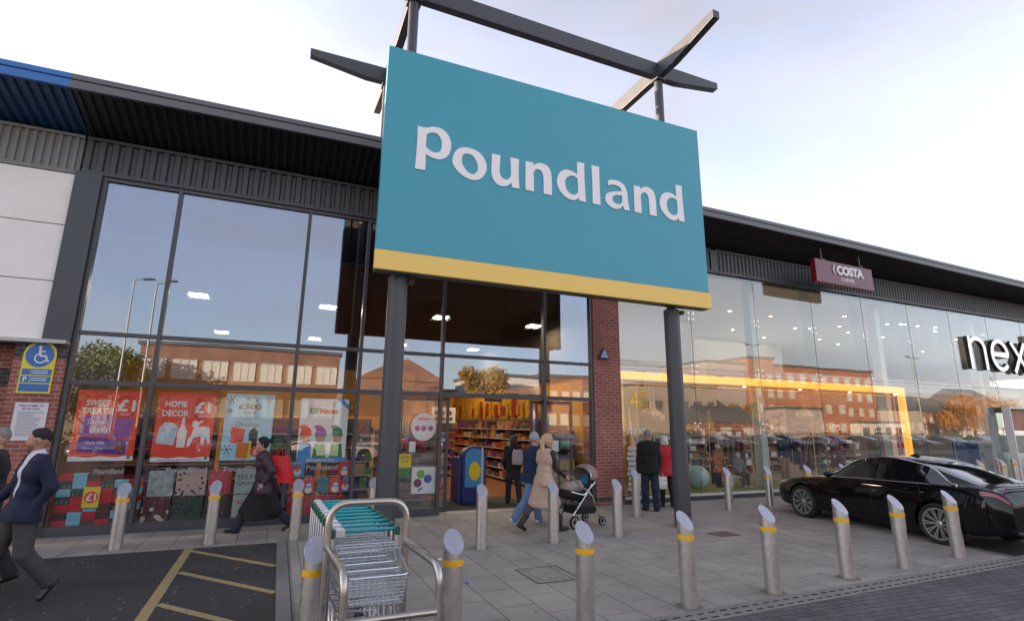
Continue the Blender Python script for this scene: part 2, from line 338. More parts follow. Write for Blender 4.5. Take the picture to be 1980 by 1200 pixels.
def crumple(name, x, y, s_, m, lab):
    mb = MB(); rr = random.Random(int(x*100))
    pts = [(x+s_*math.cos(a)*rr.uniform(.6, 1.2), y+s_*math.sin(a)*rr.uniform(.5, 1)) for a in [k*.7 for k in range(9)]]
    k = len(pts); mb.add([(a, b, .003+rr.uniform(0, .015)) for a, b in pts]+[(x, y, .03)], [(i, (i+1) % k, k) for i in range(k)]+[tuple(range(k))[::-1]])
    tag(mb.build(name, m), lab, 'litter')
crumple('paper_scrap', 2.27, -3.80, .04, whitep, 'small torn white paper scrap on the slabs behind the trolleys')
crumple('plastic_lid', 2.26, -5.02, .035, mat('lid_blue', (.03, .2, .6), .4), 'tiny crushed blue plastic lid on the slabs beside a bollard')
# ---------------------------------------------------------------- retail terrace
ZT = [(-30, 7.62), (-5, 7.75), (1, 7.83), (10, 7.88), (17, 7.81), (26.5, 7.66), (60, 7.2)]
def zt(x):
    for (a, za), (b, zb) in zip(ZT, ZT[1:]):
        if x <= b: t = (x-a)/(b-a); return za+(zb-za)*t
    return ZT[-1][1]
def roofline(x0, x1, rt, m_f, m_s, part='fascia'):
    # swept gutter and fascia, then ribbed soffit
    n = max(2, int((x1-x0)/2)); xs = [x0+(x1-x0)*i/n for i in range(n+1)]
    prof = [(-1.02, -.02), (-1.14, -.01), (-1.22, -.05), (-1.245, -.11), (-1.235, -.155), (-1.19, -.165), (-1.19, -.18), (-1.24, -.185), (-1.24, -.325), (-1.20, -.335), (-1.10, -.30), (-1.02, -.28)]
    mb = MB(); k = len(prof)
    for x in xs: mb.v += [(x, y, zt(x)+z) for y, z in prof]
    for i in range(n):
        for j in range(k): mb.f.append((i*k+j, i*k+(j+1) % k, (i+1)*k+(j+1) % k, (i+1)*k+j))
    mb.f += [tuple(range(k)), tuple(n*k+j for j in range(k))[::-1]]
    mb.build(part, m_f, rt, off=rt.location, smooth=True)
    mb = MB(); x = x0; p = .16
    while x < x1-.01:
        e = min(x+p, x1); pts = [(x, .02), (x+.03, -.02), (x+.10, -.02), (x+.13, .02), (e, .02)]
        pts = [(min(a, x1), b) for a, b in pts]
        k = len(mb.v)
        for a, b in pts:
            mb.v += [(a, -1.16, zt(a)-.30+b), (a, .12, 7.16+b)]
        for i in range(len(pts)-1):
            if pts[i+1][0] > pts[i][0]: mb.f.append((k+2*i, k+2*i+1, k+2*i+3, k+2*i+2))
        x += p
    mb.add([(x0, -1.16, zt(x0)-.2), (x0, .12, 7.26), (x1, .12, 7.26), (x1, -1.16, zt(x1)-.2)], [(0, 1, 2, 3)])
    mb.build('soffit', m_s, rt, off=rt.location, fixn=False)
    # roof deck behind
    mb = MB(); mb.add([(x0, -1.1, zt(x0)-.06), (x1, -1.1, zt(x1)-.06), (x1, 36, zt(x1)+.5), (x0, 36, zt(x0)+.5), (x0, -1.1, zt(x0)-.2), (x1, -1.1, zt(x1)-.2), (x1, 36, 7.3), (x0, 36, 7.3)],
        [(0, 1, 2, 3), (4, 7, 6, 5), (0, 4, 5, 1), (1, 5, 6, 2), (2, 6, 7, 3), (3, 7, 4, 0)])
    mb.build('roof', fasc, rt, off=rt.location)
def ribs(x0, x1, z0, z1, pitch, y, m, rt, depth=.035, name='ribbed_band'):
    mb = MB(); x = x0; pts = []
    while x < x1-1e-4:
        for a, b in ((0, 0), (.45, 0), (.58, depth), (.87, depth), (1, 0)):
            pts.append((min(x+a*pitch, x1), y+b))
        x += pitch
    k = 0
    for a, b in pts: mb.v += [(a, b, z0), (a, b, z1)]
    for i in range(len(pts)-1):
        if pts[i+1][0] > pts[i][0]+1e-6: mb.f.append((2*i, 2*i+2, 2*i+3, 2*i+1))
    mb.build(name, m, rt, off=rt.location, fixn=False)
    MB().box(x0, x1, y+.045, y+.12, z0, z1).build('backing_wall', m, rt, off=rt.location)
    MB().box(x0, x1, y-.03, y+.04, z0-.075, z0-.005).build('lower_flashing', m, rt, off=rt.location)
    MB().box(x0, x1, y-.02, y+.04, z1+.003, z1+.06).build('upper_flashing', m, rt, off=rt.location)

# left neighbour
bl = root('shop_building', 'neighbouring unit with white cladding panels, brick base and blue painted eaves', 'building', (-4, 0, 0))
O = bl.location
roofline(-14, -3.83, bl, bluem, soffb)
ribs(-14, -3.86, 6.42, 7.08, .125, -.06, corrl, bl)
for a, b in ((3.25, 4.285), (4.30, 5.335), (5.35, 6.335)):
    MB().box(-14, -3.885, -.07, .05, a, b).build('cladding_panel', white, bl, off=O, bevel=.006)
MB().box(-14, -3.9, .0, .1, 3.2, 6.34).build('backing_wall', darkpanel, bl, off=O)
MB().box(-14, -3.50, -.26, .05, 3.17, 3.235).build('ledge', mat('ledge_white', (.5, .5, .49), .5), bl, off=O, bevel=.004)
MB().box(-14, -4.2, .26, .4, 0, 3.16).build('brick_wall', brick, bl, off=O)
MB().box(-14, -4.205, .25, .262, 2.45, 2.75).build('dark_brick_course', brickd, bl, off=O)
MB().box(-4.2, -3.485, -.12, .4, 0, 3.16).build('brick_pier', brick, bl, off=O)
MB().box(-4.205, -3.482, -.125, .3, 2.92, 3.155).build('dark_brick_course', brickd, bl, off=O)
MB().box(-14, -3.7, .4, 30, 0, 7.1).build('side_wall', darkpanel, bl, off=O)

# centre unit
bc = root('shop_building', 'glazed shop unit behind the big teal sign with grey frames and open sliding doors', 'building', (2, 0, 0))
O = bc.location
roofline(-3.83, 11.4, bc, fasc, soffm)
ribs(-3.82, 8.0, 6.47, 7.08, .205, -.06, corr, bc, .05)
MB().box(-3.88, -3.475, -.14, .1, 3.24, 6.39).build('corner_panel', darkpanel, bc, off=O, bevel=.005)
MB().box(7.225, 8.03, -.09, .5, .0, 6.42).build('brick_pier', brick, bc, off=O)
MB().box(7.222, 8.033, -.094, .5, .12, .195).build('dark_brick_course', brickd, bc, off=O)
VX = [-3.44, -2.2, .21, 1.47, 2.06, 3.27, 5.85, 7.185]
for i, x in enumerate(VX):
    z0 = 0 if x not in (5.85,) else 0
    MB().box(x-.035, x+.035, -.06, .09, z0, 6.39).build('mullion', mull, bc, off=O, bevel=.004)
for z, h in ((2.54, .045), (3.42, .035), (6.36, .04), (.075, .075)):
    for a, b in zip(VX, VX[1:]):
        if z < .1 and a == 3.27: continue
        MB().box(a+.035, b-.035, -.045, .075, z-h, z+h).build('transom', mull, bc, off=O)
MB().box(-3.475, 3.3, -.10, .12, .0, .012).build('sill', mull, bc, off=O)
rr = random.Random(5)
for a, b in zip(VX, VX[1:]):
    for lo, hi in ((.15, 2.495), (2.585, 3.385), (3.455, 6.32)):
        if a == 3.27 and lo < 1: continue
        mb = MB(); t1, t2 = rr.uniform(-.0018, .0018), rr.uniform(-.0012, .0018)
        cx, cz, hx, hz = (a+b)/2, (lo+hi)/2, (b-a)/2-.035, (hi-lo)/2
        f = lambda x, z, y: (x, y+(x-cx)*t1+(z-cz)*t2, z)
        mb.add([f(x, z, y) for y in (0, .012) for x, z in ((cx-hx, lo), (cx+hx, lo), (cx+hx, hi), (cx-hx, hi))], [(0, 1, 2, 3), (7, 6, 5, 4), (0, 4, 5, 1), (1, 5, 6, 2), (2, 6, 7, 3), (3, 7, 4, 0)])
        mb.build('window_pane', glass1 if lo < 1 else glass, bc, off=O)
# sliding door leaves parked behind the side panes
for x0, x1 in ((2.42, 3.52), (5.56, 6.7)):
    d = MB()
    for p in ((x0, x0+.05, .2, 2.5), (x1-.06, x1, .0, 2.5)): d.box(p[0], p[1], .13, .18, .03, 2.48)
    d.box(x0+.05, x1-.06, .13, .18, 2.40, 2.48); d.box(x0+.05, x1-.06, .13, .18, .03, .14)
    dl = d.build('sliding_door', mull, bc, off=O)
    MB().box(x0+.05, x1-.06, .15, .16, .14, 2.40).build('pane', glass, dl, off=O)
MB().box(3.3, 5.82, .09, .22, 2.5, 2.62).build('door_header', mull, bc, off=O)
MB().box(4.35, 4.75, .02, .10, 2.42, 2.485).build('door_sensor', black, bc, off=O)
MB().box(3.1, 6.1, -.08, .3, 0, .015).build('threshold', mat('alu_strip', (.45, .43, .40), .5, .6), bc, off=O)
# interior
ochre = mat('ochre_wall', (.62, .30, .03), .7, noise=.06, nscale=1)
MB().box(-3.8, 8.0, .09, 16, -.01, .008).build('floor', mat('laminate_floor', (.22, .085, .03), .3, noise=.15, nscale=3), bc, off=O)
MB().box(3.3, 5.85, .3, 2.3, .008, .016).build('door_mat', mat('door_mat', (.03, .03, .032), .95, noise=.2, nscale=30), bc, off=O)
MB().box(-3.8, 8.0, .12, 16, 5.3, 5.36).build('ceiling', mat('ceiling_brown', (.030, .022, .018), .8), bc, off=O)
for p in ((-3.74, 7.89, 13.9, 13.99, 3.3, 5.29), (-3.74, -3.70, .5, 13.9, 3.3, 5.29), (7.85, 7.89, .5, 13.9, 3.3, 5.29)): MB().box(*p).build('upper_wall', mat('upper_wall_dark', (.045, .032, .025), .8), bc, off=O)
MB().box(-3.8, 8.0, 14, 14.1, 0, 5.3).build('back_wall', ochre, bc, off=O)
MB().box(-3.85, -3.75, .12, 14, 0, 5.3).build('side_wall', ochre, bc, off=O)
MB().box(7.9, 8.0, .5, 14, 0, 5.3).build('side_wall', ochre, bc, off=O)
MB().box(-3.85, 8.05, 16, 16.2, 0, 7.3).build('rear_wall', darkpanel, bc, off=O)
MB().box(-3.4, 3.4, 3.2, 3.3, 2.1, 3.3).build('bulkhead', ochre, bc, off=O)

# right unit, structural glass
bn = root('shop_building', 'tall frameless glass storefront on the right, lit inside with white columns', 'building', (20, 0, 0))
O = bn.location
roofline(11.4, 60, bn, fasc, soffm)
ribs(8.03, 11.4, 6.47, 7.08, .155, -.06, corr, bn)
MB().box(11.40, 11.62, -.085, .04, 6.40, 7.1).build('joint_cover', corr, bn, off=O)
ribs(11.62, 60, 6.47, 7.08, .155, -.06, corr, bn)
JX = [8.04+2.53*k for k in range(0, 21)]
for a, b in zip(JX, JX[1:]):
    for lo, hi in ((.17, 3.475), (3.49, 6.39)):
        mb = MB(); t1, t2 = rr.uniform(-.0009, .0009), rr.uniform(-.001, .001)
        cx, cz, hx = (a+b)/2, (lo+hi)/2, (b-a)/2-.006
        f = lambda x, z, y: (x, y+(x-cx)*t1+(z-cz)*t2, z)
        mb.add([f(x, z, y) for y in (0, .014) for x, z in ((cx-hx, lo), (cx+hx, lo), (cx+hx, hi), (cx-hx, hi))], [(0, 1, 2, 3), (7, 6, 5, 4), (0, 4, 5, 1), (1, 5, 6, 2), (2, 6, 7, 3), (3, 7, 4, 0)])
        mb.build('window_pane', glass2, bn, off=O)
for x in JX[1:]:
    MB().box(x-.004, x+.004, .0, .013, .17, 6.39).build('silicone_joint', mat('silicone', (.05, .055, .06), .5), bn, off=O)
    MB().box(x-.009, x+.009, .05, .42, .17, 6.39).build('glass_fin', finglass, bn, off=O)
    for z in (3.48, 5.0, 1.9):
        sp = MB()
        for dx in (-.09, .09):
            for dz in (-.09, .09):
                sp.bar((x, .09, z), (x+dx, .03, z+dz), .018, .018)
                sp.lathe([(.001, -.012), (.026, -.008), (.028, .0), (.001, .002)], (x+dx, -.0, z+dz), 10, 'y')
        sp.build('spider_fitting', chrome, bn, off=O, smooth=True)
MB().tube([(8.04, .20, 3.40), (60, .2, 3.40)], .008, 6).build('stay_cable', mull, bn, off=O)
MB().box(8.04, 60, -.06, .06, 0, .11).build('plinth', mat('plinth_dark', (.03, .03, .034), .5), bn, off=O)
MB().box(8.04, 60, -.05, .05, .11, .165).build('sill', mat('sill_white', (.5, .5, .49), .5), bn, off=O)
iw = mat('shop_white', (.78, .77, .75), .6)
igl = mat('window_bed_green', (.22, .24, .05), .8, noise=.25, nscale=9)
MB().box(8.05, 21, .1, 2.2, .1, .17).build('window_bed', igl, bn, off=O)
MB().box(8.05, 60, .1, 20, -.01, .06).build('floor', mat('shop_floor', (.32, .28, .24), .3, noise=.08, nscale=2), bn, off=O)
for z, y0, m_ in ((6.42, .4, iw), (3.52, 2.6, iw)):
    MB().box(8.05, 60, y0, 20, z, z+.1).build('ceiling', m_, bn, off=O)
MB().box(8.05, 60, 2.5, 2.6, 3.45, 3.95).build('balcony_edge', iw, bn, off=O)
MB().box(8.03, 8.07, .45, 20, 0, 6.5).build('side_wall', iw, bn, off=O)
MB().box(8.05, 60, 15.9, 16, 0, 6.5).build('back_wall', mat('cream_wall', (.55, .50, .46), .7), bn, off=O)
for x0, x1, y in ((8.1, 11.5, 2.2), (13.3, 16.2, 6), (17.5, 25, 9)):
    MB().box(x0, x1, y, y+.2, 3.9 if y > 3 else 3.96, 6.42).build('partition', iw, bn, off=O)
for k in range(7):
    x = 8.45+5.75*k if k else 8.30
    x = [8.28, 13.75, 20.0, 26.1, 32.3, 38.5, 44.7][k]
    MB().box(x-.13, x+.13, .65, .95, .06, 6.42).build('column', iw, bn, off=O, bevel=.01)
MB().box(8.03, 60, 20, 20.2, 0, 7.3).build('rear_wall', darkpanel, bn, off=O)

# lamps in the shops (lit in the photograph)
def emit(name, col, s_):
    return mat(name, (.9, .9, .9), .5, emis=s_, ecol=col)
lampw = emit('lamp_warm', (1, .82, .58), 9); lampn = emit('lamp_neutral', (1, .88, .72), 8)
def area(x, y, z, sx, sy, e, col, name='ceiling_lamp_light', parent=None, spread=None):
    l_ = bpy.data.lights.new(name, 'AREA'); l_.shape = 'RECTANGLE'; l_.size = sx; l_.size_y = sy; l_.energy = e; l_.color = col
    o = bpy.data.objects.new(name, l_); COL.objects.link(o); o.location = (x, y, z)
    if parent: o.parent = parent
    return o
cl0 = None
for i, x in enumerate((-2.14, .94, 4.12, 7.18)):
    for j, y in enumerate((3.33, 9.2)):
        lab = 'square ceiling lamp hanging in the teal sign shop, %s row, %s' % (('front', 'rear')[j], ('above the red posters', 'above the elf poster', 'above the doorway', 'nearest the brick pier')[i])
        if cl0 is None:
            cl0 = root('ceiling_light', lab, 'ceiling light', (x, y, 5.0), group='ceiling lamps of the centre shop')
            MB().box(-.19, .19, -.19, .19, -.02, -.005).build('diffuser', lampn, cl0)
            MB().box(-.21, .21, -.21, .21, -.004, .06).tube([(0, 0, .06), (0, 0, .3)], .01, 6).build('housing', whitep, cl0)
            a_ = area(0, 0, -.04, .5, .5, 17, (1, .76, .48), parent=cl0)
        else: copy_tree(cl0, (x, y, 5.0), label=lab)
# spotlights of the glass shop: upper ceiling and lower ceiling, many: built one by one
sp0 = None; k = 0
rs = random.Random(11)
spots = [(24.0, 2.7), (24.7, 2.4), (25.6, 2.4), (26.7, 2.3), (27.2, 4.9), (24.5, 4.8), (20.8, 2.4), (21.3, 5.1), (22.0, 4.9)]
for ix in range(9):
    for iy in range(2):
        spots.append((9.5+ix*3.1+rs.uniform(-.8, .8), 3.2+iy*4.2+rs.uniform(-.8, .8)))
for (x, y) in spots:
    if sp0 is None:
        sp0 = root('spotlight', 'small warm spotlight in the white ceiling behind the tall glass storefront', 'spotlight', (x, y, 6.40), group='ceiling spots of the glass storefront')
        MB().lathe([(.055, -.02), (.055, 0)], n=12).build('lens', emit('spot_lens', (1, .74, .50), 9), sp0)
        MB().lathe([(.078, -.014), (.10, -.014), (.10, .01), (.078, .01)], n=12).build('rim', whitep, sp0)
    else: copy_tree(sp0, (x, y, 6.40))
for ix in range(6):
    for iy in range(1):
        copy_tree(sp0, (10.5+ix*3.1, 4.0+iy*3, 3.50), label='small warm spotlight in the lower ceiling under the white balcony', group='ceiling spots under the balcony')
for x in (13, 21, 29, 38):
    area(x, 6.5, 6.3, 6, 6, 13, (1, .84, .68), parent=bn).location = (x-20, 6.5, 6.3)
    area(x, 6.5, 3.4, 6, 6, 34, (1, .80, .60), parent=bn).location = (x-20, 6.5, 3.4)
# black track heads seen in the window bay
for i, x in enumerate((9.6, 11.5, 12.6, 14.9, 16.6, 18.4)):
    r_ = root('track_light', 'black track spotlight over the window bay, head number %s from the brick pier' % ('one', 'two', 'three', 'four', 'five', 'six')[i], 'spotlight', (x, 1.1, 3.15), group='track spots over the window bay')
    r_['label'] = ['black track spotlight hanging over the onion bauble', 'black track spotlight just right of the right sign post', 'black track spotlight above the standing mannequin in orange', 'black track spotlight between the sitting and the dark mannequin', 'black track spotlight above the reflected hotel', 'black track spotlight nearest the gold frame upright'][i]
    MB().tube([(0, 0, .3), (0, 0, 0)], .012, 6).lathe([(.05, -.12), (.065, -.10), (.05, .04), (.02, .05)], (0, 0, 0), 12).build('lamp_head', black, r_, smooth=True)
    MB().box(-.16, .16, -.02, .02, .3, .33).build('track', black, r_)
# gold display frame behind the glass
gf = root('gold_window_surround', 'gold rectangular frame with added glow edging the display window', 'display frame', (14, .25, .17))
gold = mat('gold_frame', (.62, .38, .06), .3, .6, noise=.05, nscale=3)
goldlit = mat('gold_lit', (.9, .55, .10), .4, emis=.36, ecol=(1, .32, .02))  # brighter gold copy, its lit look put in by emission
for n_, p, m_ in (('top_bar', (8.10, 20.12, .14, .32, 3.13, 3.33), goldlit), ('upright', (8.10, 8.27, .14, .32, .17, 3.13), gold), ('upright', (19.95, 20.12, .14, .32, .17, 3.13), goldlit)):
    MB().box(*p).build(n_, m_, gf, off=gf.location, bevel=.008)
MB().box(8.27, 19.95, .36, .40, 3.02, 3.06).box(8.36, 8.40, .36, .40, .17, 3.02).box(19.80, 19.84, .36, .40, .17, 3.02).build('inner_rim', gold, gf, off=gf.location)

# ---------------------------------------------------------------- tower frame and teal sign
tf = root('steel_frame', 'charcoal steel portal of two round posts carrying crossed tapering beams over the teal sign', 'steel frame', (4.4, -2.95, 0))
O = tf.location
PXL, PXR, PY, BY = 1.62, 7.36, -2.95, -.18
for x in (PXL, PXR):
    MB().lathe([(.16, 0), (.16, 4.268)], (x, PY, 0), 28).build('post', steel, tf, off=O, smooth=True)
    MB().box(x+.162, x+.26, PY-.10, PY+.10, 4.19, 4.265).build('head_plate', steel, tf, off=O)
    MB().lathe([(.095, 4.2), (.095, 9.70)], (x, PY, 0), 18).build('upper_post', steel, tf, off=O, smooth=True)
    MB().lathe([(.095, 7.6), (.095, 9.70)], (x, BY, 0), 18).build('upper_post', steel, tf, off=O, smooth=True)
def beam(axis, c, a, b, z, tip=1.25, w_=.17, h=.36):
    # flat top, underside rising towards the tips
    prof = [(a, z+h), (b, z+h), (b, z+h-.17), (b-tip, z), (a+tip, z), (a, z+h-.17)]
    mb = MB()
    if axis == 'x': mb.prism(prof, c-w_/2, c+w_/2, 'xz')
    else: mb.prism(prof, c-w_/2, c+w_/2, 'yz')
    return mb.build('beam', steel, tf, off=O, bevel=.008)
beam('x', PY, PXL-1.75, PXR+1.75, 9.78); beam('x', BY, PXL-1.75, PXR+1.75, 9.78)
for x in (PXL, PXR):
    beam('y', x, PY-1.85, BY+1.65, 9.783, h=.354, w_=.165)
    for y in (PY, BY):
        MB().box(x-.13, x+.13, y-.13, y+.13, 9.70, 9.778).build('cap_plate', steel, tf, off=O)
sg = root('shop_sign', 'huge teal rectangular sign board with white lettering and a yellow bottom stripe', 'sign', (4.6, -3.2, 4.27))
O = sg.location
teal = mat('teal_sheet', (.045, .335, .44), .36, noise=.03, nscale=.6); ystripe = mat('yellow_stripe', (.90, .62, .15), .45, noise=.03, nscale=.6)
def quadbox(x0, x1, zl0, zr0, zl1, zr1, y0, y1):
    return MB().add([(x0, y0, zl0), (x1, y0, zr0), (x1, y0, zr1), (x0, y0, zl1), (x0, y1, zl0), (x1, y1, zr0), (x1, y1, zr1), (x0, y1, zl1)],
                    [(0, 1, 2, 3), (7, 6, 5, 4), (0, 4, 5, 1), (1, 5, 6, 2), (2, 6, 7, 3), (3, 7, 4, 0)])
quadbox(1.155, 8.03, 4.605, 4.63, 8.33, 8.39, -3.36, -3.27).build('teal_panel', teal, sg, off=O, bevel=.004)
quadbox(1.15, 8.08, 4.28, 4.29, 4.603, 4.628, -3.362, -3.27).build('yellow_panel', ystripe, sg, off=O, bevel=.004)
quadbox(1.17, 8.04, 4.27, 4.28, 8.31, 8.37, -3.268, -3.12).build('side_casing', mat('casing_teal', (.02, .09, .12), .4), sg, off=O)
bk = mat('ply_back', (.085, .042, .026), .75, noise=.2, nscale=2)
mb = MB()
for i in range(7): mb.box(1.2+i*.975, 2.165+i*.975, -3.118, -3.10, 4.3, 8.28)
mb.build('back_boards', bk, sg, off=O)
mb = MB()
for a, b in (((1.3, -3.08, 4.4), (1.3, -3.08, 8.2)), ((7.9, -3.08, 4.4), (7.9, -3.08, 8.2)), ((1.3, -3.07, 7.6), (3.1, -3.07, 5.9)), ((4.6, -3.07, 6.2), (2.9, -3.07, 4.5)), ((1.3, -3.08, 6.2), (7.9, -3.08, 6.2))): mb.bar(a, b, .05, .05)
mb.build('back_brace', steel, sg, off=O)
GL={'P':[[(1.722,6.912,1),(1.807,6.899),(1.897,6.914),(2.0,6.954),(2.146,6.951),(2.27,6.858),(2.329,6.702),(2.309,6.527),(2.233,6.412),(2.13,6.361),(2.013,6.362),(1.887,6.408,1),(1.89,6.105,1),(1.711,6.101,1),(1.728,6.518)],[(1.885,6.778,1),(1.966,6.835),(2.058,6.84),(2.126,6.781),(2.162,6.676),(2.149,6.546),(2.099,6.487),(2.021,6.475),(1.942,6.498),(1.88,6.553,1)]],'o':[[(2.601,6.7),(2.753,6.695),(2.894,6.632),(2.987,6.494),(3.002,6.353),(2.932,6.196),(2.81,6.111),(2.659,6.111),(2.508,6.178),(2.397,6.294),(2.364,6.413),(2.401,6.562),(2.493,6.66)],[(2.632,6.587),(2.743,6.56),(2.823,6.444),(2.84,6.333),(2.793,6.238),(2.711,6.212),(2.614,6.27),(2.548,6.369),(2.534,6.479),(2.564,6.557)]],'u':[[(3.103,6.694,1),(3.27,6.697,1),(3.258,6.496),(3.257,6.379),(3.285,6.284),(3.357,6.241),(3.429,6.256),(3.481,6.354),(3.479,6.514),(3.465,6.7,1),(3.64,6.701,1),(3.636,6.401),(3.653,6.115,1),(3.504,6.112,1),(3.494,6.208,1),(3.431,6.14),(3.345,6.1),(3.244,6.103),(3.144,6.183),(3.101,6.317),(3.1,6.519)]],'n':[[(3.778,6.696,1),(3.936,6.698,1),(3.939,6.638,1),(4.025,6.705),(4.133,6.723),(4.242,6.686),(4.304,6.587),(4.322,6.424),(4.326,6.114,1),(4.153,6.116,1),(4.151,6.389),(4.133,6.52),(4.071,6.582),(3.994,6.572),(3.942,6.495),(3.946,6.347),(3.949,6.115,1),(3.778,6.116,1),(3.777,6.401)]],'d':[[(4.881,6.925,1),(5.047,6.93,1),(5.048,6.542),(5.068,6.112,1),(4.92,6.115,1),(4.909,6.174,1),(4.839,6.118),(4.758,6.1),(4.631,6.13),(4.505,6.235),(4.444,6.359),(4.445,6.495),(4.51,6.631),(4.623,6.701),(4.769,6.701),(4.889,6.646,1),(4.885,6.788)],[(4.89,6.572,1),(4.8,6.605),(4.718,6.592),(4.646,6.537),(4.613,6.438),(4.634,6.321),(4.697,6.242),(4.793,6.215),(4.874,6.256),(4.902,6.328,1)]],'l':[[(5.215,6.925,1),(5.392,6.929,1),(5.391,6.549),(5.401,6.112,1),(5.223,6.114,1),(5.227,6.516)]],'a':[[(5.593,6.672,1),(5.696,6.712),(5.853,6.713),(5.975,6.651),(6.04,6.519),(6.057,6.331),(6.089,6.115,1),(5.952,6.116,1),(5.934,6.201,1),(5.865,6.132),(5.759,6.097),(5.622,6.125),(5.539,6.203),(5.519,6.293),(5.563,6.395),(5.686,6.45),(5.915,6.504,1),(5.894,6.57),(5.814,6.602),(5.709,6.607),(5.593,6.571,1)],[(5.912,6.415,1),(5.771,6.394),(5.707,6.36),(5.681,6.308),(5.712,6.235),(5.798,6.204),(5.887,6.236),(5.925,6.306,1)]]}
letm = mat('letter_white', (.88, .87, .88), .45)
for ch, dx in (('P', 0), ('o', 0), ('u', 0), ('n', 0), ('d', 0), ('l', 0), ('a', 0), ('n', 2.436), ('d', 2.423)):
    curve_mesh([[((p[0]+dx, p[1])+((1,) if len(p) > 2 else ())) for p in c] for c in GL[ch]], -3.37, .014, 'letter', letm, sg, off=O)

# smaller signs
sc_ = root('hanging_sign', 'maroon coffee shop sign with white lettering hung under the eaves', 'sign', (16, -1, 6.2))
O = sc_.location
mar = mat('maroon_face', (.17, .045, .075), .32); mard = mat('maroon_edge', (.22, .006, .02), .4)
Z0 = 6.30; dz = lambda x: (x-14.7)*-.012
quadbox(14.70, 17.36, 6.30, 6.27, 7.02, 6.98, -1.0, -.99).build('sign_face', mar, sc_, off=O)
quadbox(14.69, 17.37, 6.29, 6.26, 7.03, 6.99, -.988, -.84).build('sign_box', mard, sc_, off=O)
for x in (15.1, 16.9):
    MB().box(x-.02, x+.02, -.94, -.90, 7.0, 7.42).box(x-.02, x+.16, -.94, -.90, 7.05, 7.08).build('hanger', mull, sc_, off=O)
text('COSTA', 15.62, 16.88, 6.60, 6.91, -1.002, whitep, sc_, bold=.055, ext=.03, off=O)
MB().prism([(15.52, 6.60), (15.56, 6.60), (15.50, 6.75), (15.56, 6.90), (15.52, 6.90), (15.45, 6.75)], -1.03, -1.003).build('emblem', whitep, sc_, off=O)
text('COFFEE', 15.80, 16.42, 6.42, 6.53, -1.002, whitep, sc_, bold=.02, ext=.006, off=O)
sn = root('lettering_sign', 'big white lowercase letters standing off the glass storefront on black returns', 'sign', (25.5, -.35, 4.2))
O = sn.location
def stroke(lines, w_, y0, y1):
    mb = MB()
    for ln in lines:
        n_ = len(ln); Lp, Rp = [], []
        for i, (x, z) in enumerate(ln):
            p = ln[max(i-1, 0)]; q = ln[min(i+1, n_-1)]; d = Vector((q[0]-p[0], q[1]-p[1])).normalized(); k = 1/max(.5, math.sqrt(max(0.01, (1+(Vector((x-p[0], z-p[1])).normalized().dot(Vector((q[0]-x, q[1]-z)).normalized()) if 0 < i < n_-1 else 1))/2)))
            Lp.append((x-d.y*w_/2*k, z+d.x*w_/2*k)); Rp.append((x+d.y*w_/2*k, z-d.x*w_/2*k))
        v = [(p[0], y, p[1]) for y in (y0, y1) for p in Lp+Rp[::-1]]; m_ = 2*n_; f = []
        for i in range(n_-1):
            f.append((i, i+1, m_-2-i, m_-1-i)); f.append((m_+m_-1-i, m_+m_-2-i, m_+i+1, m_+i))
        for i in range(m_): f.append((i, m_+i, m_+(i+1) % m_, (i+1) % m_))
        mb.add(v, f)
    return mb
arcp = lambda cx, cz, rx, rz, a0, a1, n_=20: [(cx+rx*math.cos(R(a0+(a1-a0)*i/n_)), cz+rz*math.sin(R(a0+(a1-a0)*i/n_))) for i in range(n_+1)]
zb_, zt_ = 4.17, 5.45; mid = (zb_+zt_)/2
GLY = {'n': [[(24.15, zb_), (24.15, zt_-.02)], [(24.15, zt_-.50)]+arcp(24.56, zt_-.46, .41, .38, 175, 0)+[(24.97, zb_)]],
       'e': [[(25.38, mid+.02), (26.28, mid+.02)]+arcp(25.83, mid, .46, .56, 0, 318, 34)[1:]],
       'x': [[(26.58, zt_-.05), (27.42, zb_)], [(27.42, zt_-.05), (26.58, zb_)]],
       't': [[(27.85, zt_+.33)]+[(27.85, zb_+.35)]+arcp(28.12, zb_+.35, .27, .27, 180, 290, 10)[1:], [(27.62, zt_-.08), (28.25, zt_-.08)]]}
GLY = {k_: [[(24.0+(x-24.15)*1.2, z) for x, z in l_] for l_ in v_] for k_, v_ in GLY.items()}
for ch in 'next':
    lt = stroke(GLY[ch], .175, -.155, -.03).build('letter_return', black, sn, off=O)
    stroke(GLY[ch], .16, -.17, -.157).build('letter_face', mat('letter_face', (.85, .85, .85), .4, emis=.12, ecol=(1, 1, 1)), lt, off=O)
sw = root('window_lettering', 'small white lowercase lettering stuck low on the glass behind the man in black', 'lettering', (8.5, -.01, 1.7))
text('next', 8.25, 8.83, 1.70, 1.86, -.004, whitep, sw, bold=-.01, ext=.003, off=sw.location)
s4 = root('window_lettering', 'gold offer lettering with a large figure on the glass inside the gold frame', 'lettering', (8.6, -.01, 2.3))
gt = mat('gold_print', (.75, .50, .08), .4, .5)
text('4', 8.34, 8.62, 2.30, 2.84, -.004, gt, s4, bold=.0, ext=.003, off=s4.location)
text('YEARS', 8.64, 8.92, 2.74, 2.88, -.004, gt, s4, ext=.003, off=s4.location)
text('INTEREST', 8.64, 8.92, 2.60, 2.71, -.004, gt, s4, ext=.003, off=s4.location)
text('FREE', 8.64, 8.92, 2.33, 2.57, -.004, gt, s4, ext=.003, off=s4.location)
sa = root('window_sticker', 'small white arrow sticker high on the glass below the big letters', 'sticker', (25.7, -.01, 3.7))
